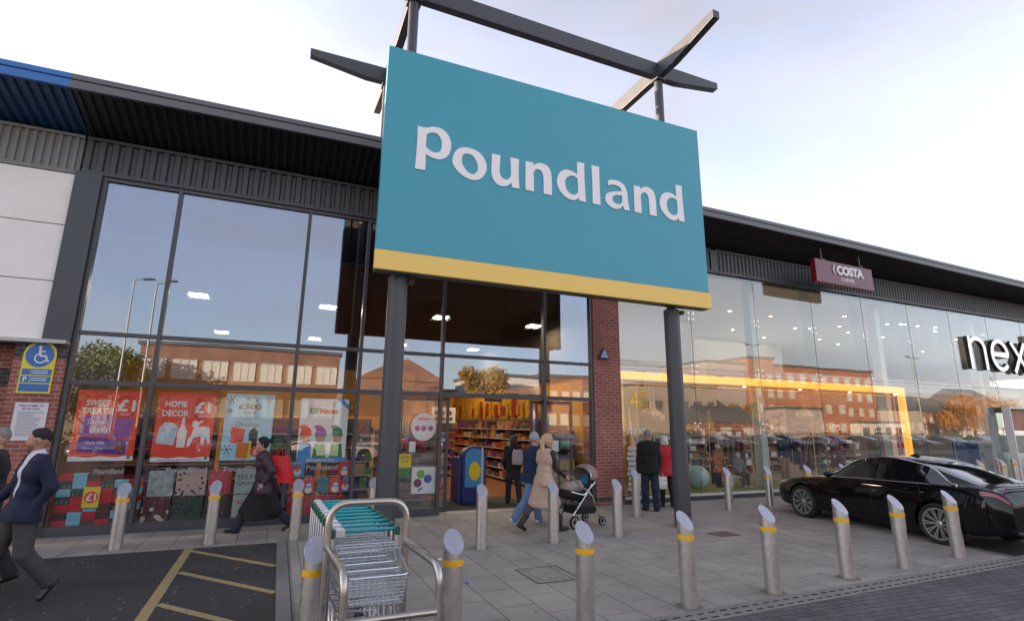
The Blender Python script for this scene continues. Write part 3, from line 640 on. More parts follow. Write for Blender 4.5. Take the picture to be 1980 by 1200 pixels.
MB().prism([(25.40, 3.95), (25.75, 3.95), (25.75, 3.90), (25.52, 3.90), (25.80, 3.62), (25.75, 3.58), (25.46, 3.85), (25.46, 3.62), (25.40, 3.62)], -.006, -.003).build('arrow', whitep, sa, off=sa.location)
# triangle alarm badge on the brick pier
al = root('alarm_box', 'blue triangular alarm box on the brick pier', 'alarm box', (7.5, -.1, 3.6))
MB().prism([(7.34, 3.58), (7.66, 3.58), (7.50, 3.86)], -.17, -.092).build('box', mat('alarm_blue', (.04, .07, .28), .35), al, off=al.location, bevel=.01)
MB().prism([(7.40, 3.61), (7.60, 3.61), (7.50, 3.80)], -.175, -.171).build('panel', mat('alarm_pale', (.45, .55, .8), .4), al, off=al.location)
for z in (3.635, 3.665, 3.695): MB().box(7.455, 7.545, -.178, -.1755, z, z+.012).build('marking', mat('alarm_mark', (.05, .1, .35), .4), al, off=al.location)
# blue disabled bay sign and notice on the left pier
db = root('parking_sign', 'blue and yellow disabled parking sign with wheelchair symbol on the brick pier', 'sign', (-3.85, -.13, 2.3))
O = db.location
bl_ = mat('sign_blue', (.03, .15, .42), .4); yl_ = mat('sign_yellow', (.70, .62, .05), .45)
cx, W_ = -3.85, .225
MB().prism([(cx-W_, 2.32), (cx+W_, 2.32), (cx+W_, 2.97)]+[(cx+W_*math.cos(a), 2.97+W_*1.04*math.sin(a)) for a in [PI*i/16 for i in range(1, 16)]]+[(cx-W_, 2.97)], -.14, -.125).build('sign_plate', yl_, db, off=O)
MB().disc(cx, 2.965, .195, -.144, -.1405, n=36, sz=1.04).build('blue_disc', bl_, db, off=O)
sym = MB(); y0, y1 = -.147, -.1445
sym.disc(cx-.01, 3.10, .026, y0, y1, 14)
for p, q, t in (((-.01, 3.07), (0, 2.96), .034), ((0, 3.03), (.07, 3.03), .02), ((0, 2.955), (.085, 2.955), .028), ((.085, 2.955), (.115, 2.86), .026), ((.115, 2.862), (.145, 2.872), .018)):
    d = Vector((q[0]-p[0], q[1]-p[1])).normalized(); n_ = Vector((-d.y, d.x))*t/2
    sym.prism([(cx+p[0]+n_.x, p[1]+n_.y), (cx+q[0]+n_.x, q[1]+n_.y), (cx+q[0]-n_.x, q[1]-n_.y), (cx+p[0]-n_.x, p[1]-n_.y)], y0, y1)
aa = [R(120+i*12) for i in range(21)]
for a, b in zip(aa, aa[1:]):
    sym.prism([(cx+.015+r_*math.cos(t), 2.915+r_*math.sin(t)) for r_, t in ((.088, a), (.088, b), (.068, b), (.068, a))], y0, y1)
sym.build('wheelchair_symbol', whitep, db, off=O)
for p in ((-.2, -.085, 2.63, 2.73), (-.075, .2, 2.63, 2.73), (-.2, -.085, 2.50, 2.61), (-.075, .2, 2.50, 2.61), (-.2, .2, 2.35, 2.48)):
    MB().box(cx+p[0], cx+p[1], -.144, -.1405, p[2], p[3]).build('text_panel', bl_, db, off=O)
text('P', cx-.165, cx-.115, 2.515, 2.595, -.1445, whitep, db, bold=.02, ext=.002, off=O)
for z in (2.69, 2.655, 2.57, 2.535): MB().box(cx-.06, cx+.15, -.1465, -.1445, z, z+.012).build('text_line', whitep, db, off=O)
nb = root('notice', 'white printed paper notice below the disabled parking sign', 'notice', (-3.83, -.13, 1.55))
O = nb.location
MB().box(-4.05, -3.605, -.132, -.125, 1.55, 2.165).build('sheet', mat('paper', (.66, .66, .70), .6), nb, off=O)
ink = mat('ink', (.06, .06, .12), .7)
text('WELCOME TO', -4.0, -3.66, 2.10, 2.135, -.1325, ink, nb, bold=.02, ext=.001, off=O)
text('RETAIL PARK', -3.95, -3.71, 2.05, 2.08, -.1325, ink, nb, bold=.02, ext=.001, off=O)
mb = MB(); r5 = random.Random(2)
for i in range(17):
    z = 2.01-i*.024
    mb.box(-3.99, -3.70+r5.uniform(-.08, .05), -.1345, -.1325, z, z+.008)
mb.box(-3.7, -3.64, -.1345, -.1325, 1.57, 1.59)
mb.build('printed_text', mat('ink_grey', (.25, .25, .3), .7), nb, off=O)
# ---------------------------------------------------------------- bollards
def bollard(band=True, dent=0, collar=False, tilt=(0, 0)):
    r_ = root('bollard', 'x', 'bollard', group='steel bollards along the forecourt')
    rad = .088; H = .95; n = 32; vs = []; zs = [0, .1, .2, .3, .38, .44, .50, .56, .64]
    mb = MB()
    def ring(z, top=False):
        out = []
        for j in range(n):
            t = 2*PI*j/n; x, y = rad*math.cos(t), rad*math.sin(t)
            zz = z if not top else H-rad*1.02+y*1.02*0.98
            if dent and .25 < zz < .7 and not top:
                k = math.exp(-((zz-.42)/.07)**2)*dent; x -= k*max(0, math.cos(t)); x += .0
            out.append((x+tilt[0]*zz, y+tilt[1]*zz, zz))
        return out
    for z in zs: mb.v += ring(z)
    mb.v += ring(0, True); m = len(zs)+1
    for i in range(m-1):
        for j in range(n): mb.f.append((i*n+j, i*n+(j+1) % n, (i+1)*n+(j+1) % n, (i+1)*n+j))
    mb.f.append(tuple(range(n))[::-1]); mb.f.append(tuple((m-1)*n+j for j in range(n)))
    mb.build('post', ss, r_, smooth=True)
    mb = MB(); top = ring(0, True); cxx, cyy = tilt[0]*.86, tilt[1]*.86
    inn = [(cxx+(x-cxx)*.94, cyy+(y-cyy)*.94, z+.006-(y-cyy)*0) for x, y, z in top]
    mb.add(top+inn, [(j, (j+1) % n, n+(j+1) % n, n+j) for j in range(n)]+[tuple(n+j for j in range(n)), tuple(range(n))[::-1]])
    mb.build('cap', sstop, r_)
    if band: MB().lathe([(rad-.001, .675), (rad+.0025, .675), (rad+.0025, .725), (rad-.001, .725)], (tilt[0]*.7, tilt[1]*.7, 0), n).build('band', yel, r_, smooth=True)
    if collar: MB().lathe([(.15, 0), (.145, .005), (.09, .006)], (0, 0, 0), 14).build('collar', mat('collar_mortar', (.19, .18, .165), .9, noise=.2, nscale=20), r_)
    return r_
bA = bollard(); bB = bollard(False); bC = bollard(True, .05, False, (-.015, .0)); bD = bollard(True, .075, False, (-.03, .0)); bE = bollard(True, 0, True)
BL = [(bA, -2.07, -1.45, 'yellow banded steel bollard in front of the stack of red and blue gift boxes'),
      (bA, -.83, -1.5, 'yellow banded steel bollard just left of the woman with the red bag'),
      (bA, .41, -1.62, 'yellow banded steel bollard just right of the woman with the red bag'),
      (bB, 1.64, -1.75, 'plain steel bollard between the trolleys and the left sign post'),
      (bB, 3.06, -3.34, 'plain steel bollard standing in front of the open shop doorway'),
      (bB, 4.33, -3.34, 'plain steel bollard in front of the blonde woman in the beige coat'),
      (bB, 5.63, -3.29, 'plain steel bollard in front of the brick pier base, right of the pushchair'),
      (bB, 7.24, -1.63, 'plain steel bollard beside the man in the black jumper'),
      (bB, 9.89, -1.61, 'plain steel bollard right of the right sign post, before the sitting mannequin'),
      (bA, 11.33, -1.5, 'yellow banded steel bollard next to the nose of the black car'),
      (bA, 12.75, -1.5, 'yellow banded steel bollard showing over the bonnet of the black car'),
      (bA, 14.2, -1.45, 'yellow banded steel bollard showing above the windscreen base of the black car'),
      (bA, .37, -6.75, 'yellow banded steel bollard nearest the camera, left of the trolley bay'),
      (bA, 1.50, -6.85, 'yellow banded steel bollard just right of the trolley bay'),
      (bA, 2.80, -6.88, 'yellow banded steel bollard right of the square manhole frame'),
      (bE, 4.18, -6.70, 'yellow banded steel bollard in the road edge row, in line with the right sign post'),
      (bE, 5.44, -6.67, 'yellow banded upright bollard right of the sign post, fourth from the dented end bollard'),
      (bE, 6.88, -6.56, 'yellow banded bollard in front of the middle of the black car doors'),
      (bC, 8.09, -6.53, 'slightly dented yellow banded bollard in front of the black car rear door'),
      (bD, 9.55, -6.43, 'badly dented leaning yellow banded bollard covering the rear wheel of the black car'),
      (bA, 21.0, -1.3, 'yellow banded steel bollard hidden behind the black car boot'),
      (bA, 22.3, -1.3, 'plain topped banded bollard peeking over the rear glass of the black car'),
      (bA, 23.6, -.6, 'yellow banded steel bollard before the blue window board at the right'),
      (bA, 24.9, -.45, 'yellow banded steel bollard beside the white door portal at the far right')]
used = set()
for k, (src, x, y, lab) in enumerate(BL):
    rz = random.Random(k).uniform(-.06, .06)
    if id(src) not in used: used.add(id(src)); src.location = (x, y, 0); src.rotation_euler = (0, 0, rz); src['label'] = lab
    else: copy_tree(src, (x, y, 0), rz, lab)

# ---------------------------------------------------------------- trolley bay and trolleys
tb = root('trolley_bay', 'satin steel tube trolley bay with a tall hoop and a lower front rail', 'trolley bay', (.75, -7.0, 0))
O = tb.location
def arc_pts(a, b, c, r_, n=7):
    a, b, c = Vector(a), Vector(b), Vector(c); d1 = (a-b).normalized(); d2 = (c-b).normalized()
    p, q = b+d1*r_, b+d2*r_
    return [(1-t)**2*p+2*t*(1-t)*b+t*t*q for t in [i/(n-1) for i in range(n)]]
def rounded(pts, r_):
    out = [Vector(pts[0])]
    for i in range(1, len(pts)-1): out += arc_pts(pts[i-1], pts[i], pts[i+1], r_)
    return out+[Vector(pts[-1])]
xl, xr = .42, 1.02
MB().tube(rounded([(xl, -7.1, 0), (xl, -7.1, 1.255), (xr, -7.1, 1.255), (xr, -7.1, 0)], .16), .026, 14).build('tall_hoop', sstube, tb, smooth=True, off=O)
for xa, xb in ((xl, .49), (xr, 1.13)):
    MB().tube(rounded([(xa, -7.1, .94), (xb, -7.72, .885), (xb, -7.72, 0)], .12), .026, 14).build('front_rail', sstube, tb, smooth=True, off=O)
MB().tube([(.49, -7.72, .60), (1.13, -7.72, .60)], .022, 14).build('cross_rail', sstube, tb, smooth=True, off=O)
for x, y in ((xl, -7.1), (xr, -7.1), (.49, -7.72), (1.13, -7.72)): MB().lathe([(.06, .0), (.06, .008)], (x, y, 0), 16).build('foot_plate', sstube, tb, off=O)
tealp = mat('handle_teal', (.015, .36, .40), .4); greenp = mat('corner_green', (.012, .10, .065), .45); lockm = mat('lock_grey', (.55, .56, .57), .45, noise=.1, nscale=40)
def trolley():
    t = root('shopping_trolley', 'x', 'trolley', group='nested shopping trolleys')
    wh, wf = .24, .205      # half widths at handle and at front
    yb, yf = -.06, -.67
    zb, zf = .93, .85       # rim height
    mb = MB(); wr = .0028
    def P(s_, f, g):  # s_ side -1..1, f 0 back 1 front, g 0 rim 1 bottom
        y = yb+(yf-yb)*f; zt_ = zb+(zf-zb)*f; zb_ = .60+.065*f
        w_ = (wh+(wf-wh)*f)*(1-.14*g); yy = y+(.04*(f-.0)*g if f > .5 else .0)*1.0
        return (s_*w_, yy, zt_+(zb_-zt_)*g)
    for s_ in (-1, 1):
        for i in range(15): mb.tube([P(s_, i/14, 0), P(s_, i/14, 1)], wr, 4, cap=False)
        for g in (.2, .4, .6, .8): mb.tube([P(s_, 0, g), P(s_, 1, g)], wr, 4, cap=False)
    for i in range(11):
        s_ = -1+i/5
        mb.tube([P(s_, 1, 0), P(s_, 1, 1), P(s_, 0, 1)], wr, 4, cap=False)
    for g in (.12, .25, .37, .5, .62, .75, .87): mb.tube([P(-1, 1, g), P(1, 1, g)], wr, 4, cap=False)
    for i in range(12): mb.tube([P(-1, i/12, 1), P(1, i/12, 1)], wr, 4, cap=False)
    mb.tube([P(-1, 0, 1), P(-1, 1, 1), P(1, 1, 1), P(1, 0, 1)], .005, 6)
    mb.tube([P(-1, 0, .5), P(-1, 1, .5), P(1, 1, .5), P(1, 0, .5)], .004, 6)
    mb.tube(rounded([P(-1, 0, 0), P(-1, 1, 0), P(1, 1, 0), P(1, 0, 0)], .05), .006, 6)
    # hinged rear flap, tilted up by nesting
    for i in range(8): s_ = -1+i*2/7; mb.tube([(s_*.22, -.02, .93), (s_*.20, -.30, .80)], wr, 4, cap=False)
    for f in (.3, .6, 1): mb.tube([(-.215, -.02-.28*f, .93-.13*f), (.215, -.02-.28*f, .93-.13*f)], wr, 4, cap=False)
    # child seat rails
    for q in (.1, .2, .3): mb.tube([(-.22, -q, .952-.012*q), (.22, -q, .952-.012*q)], .0035, 5, cap=False)
    mb.build('basket', zinc, t, smooth=True)
    mb = MB()
    for s_ in (-1, 1):
        mb.tube(rounded([(s_*.25, .015, 1.02), (s_*.25, -.02, .62), (s_*.245, .06, .22), (s_*.19, -.72, .20)], .08), .0105, 8)
        mb.tube([(s_*.24, -.05, .55), (s_*.19, -.62, .52), (s_*.185, -.74, .21)], .0085, 6)
    mb.tube([(-.245, .02, .26), (.245, .02, .26)], .009, 6); mb.tube([(-.185, -.76, .205), (.185, -.76, .205)], .009, 6)
    mb.tube([(-.22, -.3, .235), (.22, -.3, .235)], .006, 6)
    mb.build('chassis', zinc, t, smooth=True)
    MB().tube([(-.155, .02, 1.03), (.235, .02, 1.03)], .0135, 10).build('handle', tealp, t, smooth=True)
    for s_ in (-1, 1):
        MB().box(s_*.25-.017, s_*.25+.017, -.03, .045, .985, 1.05).build('handle_bracket', greenp, t, bevel=.008)
    lb = MB().box(-.232, -.160, -.035, .05, .992, 1.052).build('coin_lock', lockm, t, bevel=.008)
    MB().box(-.225, -.168, -.02, .035, 1.0525, 1.055).build('sticker', whitep, lb)
    for s_ in (-1, 1):
        for y, xx in ((.05, .235), (-.78, .175)):
            cs = MB().bar((s_*xx, y, .2), (s_*xx, y+.02, .1), .03, .045).build('caster_fork', zinc, t)
            MB().lathe([(.02, -.012), (.052, -.012), (.058, -.007), (.058, .007), (.052, .012), (.02, .012)], (s_*xx, y+.03, .058), 16, 'x').build('wheel', rubber, cs, smooth=True)
    return t
tr = trolley()
NT = 10
ordn = ['nearest', 'second', 'third', 'fourth', 'fifth', 'sixth', 'seventh', 'eighth', 'ninth', 'tenth']
for i in range(NT):
    lab = '%s nested shopping trolley %s' % (('nearest', 'with its wire basket in full view behind the front rail') if i == 0 else (('farthest', 'at the shop end of the row') if i == NT-1 else (ordn[i], 'counted from the front rail of the bay')))
    loc = (.715-.006*i, -7.02+.198*i, 0)
    if i == 0: tr.location = loc; tr['label'] = lab
    else: copy_tree(tr, loc, random.Random(i).uniform(-.012, .012), lab)

# ---------------------------------------------------------------- posters and window goods
YP = .045
red = mat('poster_red', (.85, .07, .035), .5, noise=.04, nscale=4); prp = mat('poster_purple', (.12, .03, .30), .5, noise=.25, nscale=14)
pblue = mat('poster_pale_blue', (.38, .74, .90), .5); pwhite = mat('poster_white', (.86, .86, .88), .5); purp2 = mat('poster_violet', (.33, .10, .40), .5, noise=.3, nscale=10)
gold2 = mat('print_gold', (.30, .19, .05), .5); grn = mat('print_green', (.04, .25, .06), .5); navy = mat('print_navy', (.02, .03, .16), .5)
brn = mat('print_brown', (.28, .10, .03), .5); skinp = mat('print_peach', (.72, .40, .26), .5); pnk = mat('print_pink', (.62, .12, .30), .5); sky_b = mat('print_blue', (.07, .30, .70), .5)
yelp = mat('print_yellow', (.85, .62, .02), .5); blk = mat('print_black', (.02, .02, .02), .5); orn = mat('print_orange', (.75, .22, .02), .5)
def poster(lab, x0, x1, z0, z1, m, cat='poster', y=YP, name='window_poster', group=None):
    r_ = root(name, lab, cat, ((x0+x1)/2, y, z0), group=group)
    MB().box(x0, x1, y, y+.008, z0, z1).build('sheet', m, r_, off=r_.location)
    return r_, r_.location
def blob(mb, pts, y0, y1): mb.prism(pts, y0, y1); return mb
y1_, y0_ = YP-.0005, YP-.0025
p, O = poster('red sweet treats poster with purple chocolate packets and one pound mark', -3.27, -2.33, 1.20, 2.42, red)
text('SWEET', -3.14, -2.78, 2.14, 2.25, y1_, whitep, p, bold=.03, off=O); text('TREATS!', -3.19, -2.73, 2.00, 2.11, y1_, whitep, p, bold=.03, off=O)
rg = MB(); n = 36
for i in range(n):
    a, b = 2*PI*i/n, 2*PI*(i+1)/n
    rg.prism([(-2.55+r_*math.cos(t), 2.13+r_*math.sin(t)) for r_, t in ((.185, a), (.185, b), (.176, b), (.176, a))], y0_, y1_)
rg.build('roundel', mat('dark_red', (.25, .01, .01), .5), p, off=O)
text('£1', -2.68, -2.41, 2.05, 2.26, y1_, whitep, p, bold=.03, off=O); text('EACH', -2.61, -2.48, 1.98, 2.02, y1_, whitep, p, off=O)
MB().prism([(-3.16, 1.62), (-2.72, 1.62), (-2.70, 2.0), (-3.17, 1.96)], y0_, y1_).build('packet_print', purp2, p, off=O)
MB().prism([(-2.69, 1.58), (-2.42, 1.60), (-2.40, 1.93), (-2.67, 1.94)], y0_, y1_).build('packet_print', purp2, p, off=O)
MB().prism([(-3.17, 1.36), (-2.46, 1.30), (-2.43, 1.56), (-3.16, 1.61)], y0_-.001, y1_).build('packet_print', prp, p, off=O)
text('Snow', -3.10, -2.80, 1.82, 1.92, y0_-.0008, whitep, p, shear=.3, off=O); text('Balls', -3.02, -2.76, 1.68, 1.79, y0_-.0008, whitep, p, shear=.3, off=O)
text('Winter Gingerbread', -3.1, -2.62, 1.39, 1.44, y0_-.0018, whitep, p, off=O); text('Dairy Milk', -3.06, -2.78, 1.47, 1.53, y0_-.0018, whitep, p, shear=.2, off=O)
mb = MB()
for cx, cz, r_ in ((-2.56, 1.48, .035), (-2.56, 1.41, .045), (-2.62, 1.45, .02), (-2.50, 1.45, .02), (-2.59, 1.36, .022), (-2.53, 1.36, .022)): mb.disc(cx, cz, r_, y0_-.003, y0_-.0012, 14)
mb.build('biscuit_print', brn, p, off=O)
def snowline(x0, x1, z0, p, O):
    MB().prism([(x0, z0)]+[(x1, z0)]+[(x1-(x1-x0)*i/14, z0+.07+.012*math.sin(i*1.1)) for i in range(15)], y0_, y1_).build('snow_print', pwhite, p, off=O)
def garland(x0, x1, z, p, O, m_='poster_white'):
    mb = MB()
    for i in range(16): x = x0+(x1-x0)*i/15; mb.disc(x, z-.02*abs(math.sin(i*.8)), .009, y0_, y1_, 6)
    mb.build('garland_print', mat('print_gold_light', (.7, .4, .12), .5), p, off=O)
def treeprint(x, z, s_, p, O):
    MB().prism([(x-s_, z), (x+s_, z), (x+s_*.5, z+s_), (x+s_*.7, z+s_), (x, z+2.4*s_), (x-s_*.7, z+s_), (x-s_*.5, z+s_)], y0_-.001, y0_-.0002).build('tree_print', grn, p, off=O)
snowline(-3.27, -2.33, 1.20, p, O); garland(-3.2, -2.4, 2.37, p, O); treeprint(-2.40, 1.23, .035, p, O)
p, O = poster('red home decor poster with white house, bottle and reindeer shapes', -2.07, -1.13, 1.17, 2.42, red)
text('HOME', -1.95, -1.60, 2.15, 2.26, y1_, whitep, p, bold=.03, off=O); text('DECOR', -1.98, -1.56, 1.98, 2.09, y1_, whitep, p, bold=.03, off=O)
rg = MB()
for i in range(n):
    a, b = 2*PI*i/n, 2*PI*(i+1)/n
    rg.prism([(-1.34+r_*math.cos(t), 2.12+r_*math.sin(t)) for r_, t in ((.175, a), (.175, b), (.166, b), (.166, a))], y0_, y1_)
rg.build('roundel', MC['dark_red'], p, off=O)
text('£1', -1.47, -1.21, 2.04, 2.25, y1_, whitep, p, bold=.03, off=O); text('EACH', -1.40, -1.28, 1.97, 2.01, y1_, whitep, p, off=O)
MB().prism([(-2.02, 1.50), (-1.74, 1.46), (-1.70, 1.78), (-1.78, 1.86), (-1.92, 1.87), (-2.0, 1.76)], y0_, y1_).build('house_print', mat('print_iceblue', (.55, .68, .8), .5, noise=.15, nscale=20), p, off=O)
MB().prism([(-1.69, 1.42), (-1.56, 1.42), (-1.55, 1.72), (-1.60, 1.80), (-1.605, 1.95), (-1.645, 1.95), (-1.65, 1.80), (-1.70, 1.72)], y0_, y1_).build('bottle_print', pwhite, p, off=O)
MB().prism([(-1.53, 1.42), (-1.48, 1.44), (-1.43, 1.60), (-1.32, 1.62), (-1.30, 1.48), (-1.26, 1.47), (-1.24, 1.60), (-1.19, 1.49), (-1.15, 1.50), (-1.19, 1.78), (-1.27, 1.80), (-1.38, 1.79), (-1.36, 1.85), (-1.28, 1.90), (-1.34, 1.91), (-1.38, 1.88), (-1.43, 1.91), (-1.49, 1.87), (-1.46, 1.84), (-1.50, 1.81), (-1.44, 1.78), (-1.47, 1.66), (-1.52, 1.56)], y0_, y1_).build('reindeer_print', pwhite, p, off=O)
snowline(-2.07, -1.13, 1.17, p, O); garland(-2.0, -1.2, 2.37, p, O); treeprint(-1.19, 1.20, .035, p, O)
text('Full Christmas Range In Store Now!', -1.95, -1.25, 1.185, 1.215, y0_-.0005, MC['dark_red'], p, bold=.02, off=O)
p, O = poster('pale blue win five hundred pounds vouchers poster with snack packets', -.96, -.11, 1.18, 2.42, pblue)
text('WIN', -.64, -.42, 2.28, 2.38, y1_, gold2, p, off=O); text('£500', -.74, -.34, 2.13, 2.24, y1_, gold2, p, bold=.04, off=O)
mb = MB()
for x, r_ in ((-.62, .028), (-.54, .028), (-.46, .028)): mb.disc(x, 2.07, r_, y0_, y1_, 16)
mb.build('coin_print', pnk, p, off=O)
text('VOUCHERS THIS', -.74, -.34, 1.93, 2.0, y1_, mat('print_greyblue', (.18, .25, .32), .5), p, bold=-.02, off=O); text('Christmas', -.76, -.34, 1.80, 1.89, y1_, grn, p, shear=.3, off=O)
MB().prism([(-.82, 1.50), (-.60, 1.48), (-.58, 1.76), (-.82, 1.80)], y0_, y1_).build('packet_print', red, p, off=O)
MB().prism([(-.70, 1.22), (-.50, 1.20), (-.49, 1.50), (-.70, 1.52)], y0_-.001, y1_).build('packet_print', orn, p, off=O)
MB().prism([(-.50, 1.22), (-.45, 1.22), (-.45, 1.54), (-.50, 1.54)], y0_-.001, y1_).build('packet_print', yelp, p, off=O)
MB().prism([(-.50, 1.40), (-.36, 1.40), (-.35, 1.70), (-.41, 1.78), (-.45, 1.78), (-.51, 1.70)], y0_, y1_).build('bottle_print', blk, p, off=O)
MB().disc(-.36, 1.34, .10, y0_-.002, y0_-.0012).build('roundel', red, p, off=O); text('£', -.40, -.33, 1.28, 1.40, y0_-.003, whitep, p, bold=.03, off=O)
def flake(mb, cx, cz, r_):
    for i in range(6):
        a = PI*i/3; d = Vector((math.cos(a), math.sin(a))); nn = Vector((-d.y, d.x))
        mb.prism([(cx+nn.x*.006, cz+nn.y*.006), (cx+d.x*r_+nn.x*.006, cz+d.y*r_+nn.y*.006), (cx+d.x*r_-nn.x*.006, cz+d.y*r_-nn.y*.006), (cx-nn.x*.006, cz-nn.y*.006)], y0_, y1_)
        q = Vector((cx, cz))+d*r_*.65
        for sg_ in (-1, 1):
            e = (d+nn*sg_).normalized()*r_*.35
            mb.prism([(q.x-.004, q.y), (q.x+e.x-.004, q.y+e.y), (q.x+e.x+.006, q.y+e.y), (q.x+.006, q.y)], y0_, y1_)
mb = MB()
for c in ((-.86, 2.31, .09), (-.22, 2.33, .08), (-.88, 2.10, .05), (-.86, 1.38, .10)): flake(mb, *c)
mb.build('snowflake_print', gold2, p, off=O)
p, O = poster('white poster with red and green title over three cartoon children in pointed hats', .38, 1.31, 1.12, 2.375, pwhite)
text('Elf', .56, .74, 2.07, 2.20, y1_, grn, p, bold=.05, off=O); text('Mates', .75, 1.11, 2.07, 2.19, y1_, red, p, bold=.05, off=O)
text('The Cheeky Christmas', .60, 1.08, 2.28, 2.31, y1_, red, p, off=O); text("Elves On Our Shelf", .62, 1.04, 2.23, 2.26, y1_, red, p, off=O)
text('Meet the naughty elves in store', .6, 1.06, 2.0, 2.025, y1_, sky_b, p, off=O)
MB().prism([(.38, 1.12), (1.31, 1.12), (1.31, 1.21), (.38, 1.21)], y0_-.003, y0_-.0015).build('footer_print', sky_b, p, off=O); text('NEW & EXCLUSIVE', .58, 1.10, 1.14, 1.185, y0_-.0035, whitep, p, bold=.03, off=O)
MB().prism([(1.07, 2.375), (1.19, 2.375), (1.31, 2.26), (1.31, 2.16)], y0_, y1_).build('corner_ribbon_print', sky_b, p, off=O)
for cx, hatm, bodm in ((.52, 'poster_red', 'print_blue'), (.80, 'poster_violet', 'print_green'), (1.12, 'print_green', 'print_green')):
    b_ = MB().prism([(cx-.13, 1.21), (cx+.13, 1.21), (cx+.10, 1.48), (cx-.10, 1.48)], y0_, y1_).build('tunic_print', MC[bodm], p, off=O)
    MB().disc(cx, 1.60, .095, y0_-.001, y0_-.0002, 20, sx=1, sz=1.05).build('face_print', skinp, p, off=O)
    MB().prism([(cx-.115, 1.63), (cx+.115, 1.63), (cx+.09, 1.76), (cx+.0, 1.84), (cx-.10, 1.85), (cx-.15, 1.80), (cx-.10, 1.79), (cx-.09, 1.74)], y0_-.002, y0_-.0012).build('hat_print', MC[hatm], p, off=O)
p, O = poster('round white sticker on the pane left of the doorway', 2.9, 2.92, 1.5, 1.502, pwhite, cat='sticker', name='window_sticker')
MB().disc(2.92, 1.83, .30, YP-.002, YP+.002, 36, sx=.92).build('disc', pwhite, p, off=O)
text('ElfMates', 2.80, 3.06, 1.98, 2.03, y1_-.002, red, p, bold=.03, off=O)
mb = MB()
for x in (2.78, 2.92, 3.08): mb.disc(x, 1.80, .06, y0_-.002, y1_-.002, 14)
mb.build('faces_print', purp2, p, off=O)
p, O = poster('white square poster with green, blue and plum speech bubbles by the door', 2.71, 3.23, .44, .99, pwhite)
for cx, cz, m_ in ((2.90, .84, 'print_limegreen'), (3.06, .74, 'print_blue2'), (2.84, .66, 'print_plum')):
    MB().disc(cx, cz, .088, y0_, y1_, 24).build('bubble_print', mat(m_, {'print_limegreen': (.22, .50, .05), 'print_blue2': (.06, .12, .45), 'print_plum': (.22, .03, .14)}[m_], .5), p, off=O)
MB().prism([(2.84, .48), (2.95, .53), (2.96, .58), (2.86, .54)], y0_, y1_).build('tag_print', tealp, p, off=O)
p, O = poster('yellow cctv warning notice low on the pane beside the left post', 2.42, 2.68, .80, 1.26, yelp, cat='notice', name='notice')
text('CCTV', 2.46, 2.65, 1.16, 1.22, y1_, blk, p, bold=.02, off=O); text('IN USE', 2.48, 2.62, 1.09, 1.13, y1_, blk, p, bold=.02, off=O); MB().box(2.42, 2.68, y0_, y1_, .80, .98).build('green_strip', grn, p, off=O)
for x0, x1, z0, z1, m_, lab in ((2.62, 2.76, 1.30, 1.52, pwhite, 'small white notice under the round sticker'), (6.08, 6.26, 1.28, 1.54, pwhite, 'small pale notice on the pane right of the doorway'),
                                (6.31, 6.52, 1.38, 1.50, grn, 'small green notice on the pane right of the doorway'), (6.05, 6.25, 1.02, 1.24, mat('grey_notice', (.3, .3, .32), .5), 'grey notice on the pane right of the doorway, below the pale one'),
                                (6.05, 6.22, .55, .80, mat('grey_notice', (.3, .3, .32), .5), 'lowest grey notice on the pane right of the doorway')):
    poster(lab, x0, x1, z0, z1, m_, cat='notice', name='notice')
p, O = poster('yellow and red floor standing promo board seen through the pane by the brick pier', 6.55, 6.95, .25, 1.05, yelp, cat='promo board', name='promo_board', y=.5)
MB().disc(6.75, .68, .14, .496, .4995, 20).build('roundel', red, p, off=O)
for x0, x1 in ((-2.85, -2.42), (-1.78, -1.14), (-.86, -.22), (.58, 1.18), (6.25, 6.75)):
    z0 = .98 if x0 < 3 else 1.60
    lab = {-2.85: 'grey shop name lettering on the pane above the gift box stack', -1.78: 'grey shop name lettering on the pane under the home decor poster', -.86: 'grey shop name lettering on the pane under the vouchers poster', .58: 'grey shop name lettering on the pane under the three elves poster', 6.25: 'grey shop name lettering on the pane right of the doorway'}[x0]
    r_ = root('window_lettering', lab, 'lettering', (x0, -.01, z0), group='grey name lettering along the panes')
    text('Poundland', x0, x1, z0, z0+.095, -.008, mat('vinyl_grey', (.30, .30, .31), .6), r_, bold=.02, ext=.001, off=r_.location)
r_ = root('window_lettering', 'dark letter on the yellow edge of the pane left of the left sign post', 'lettering', (1.36, .03, 2.1))
text('O', 1.33, 1.42, 2.10, 2.32, .04, blk, r_, off=r_.location)
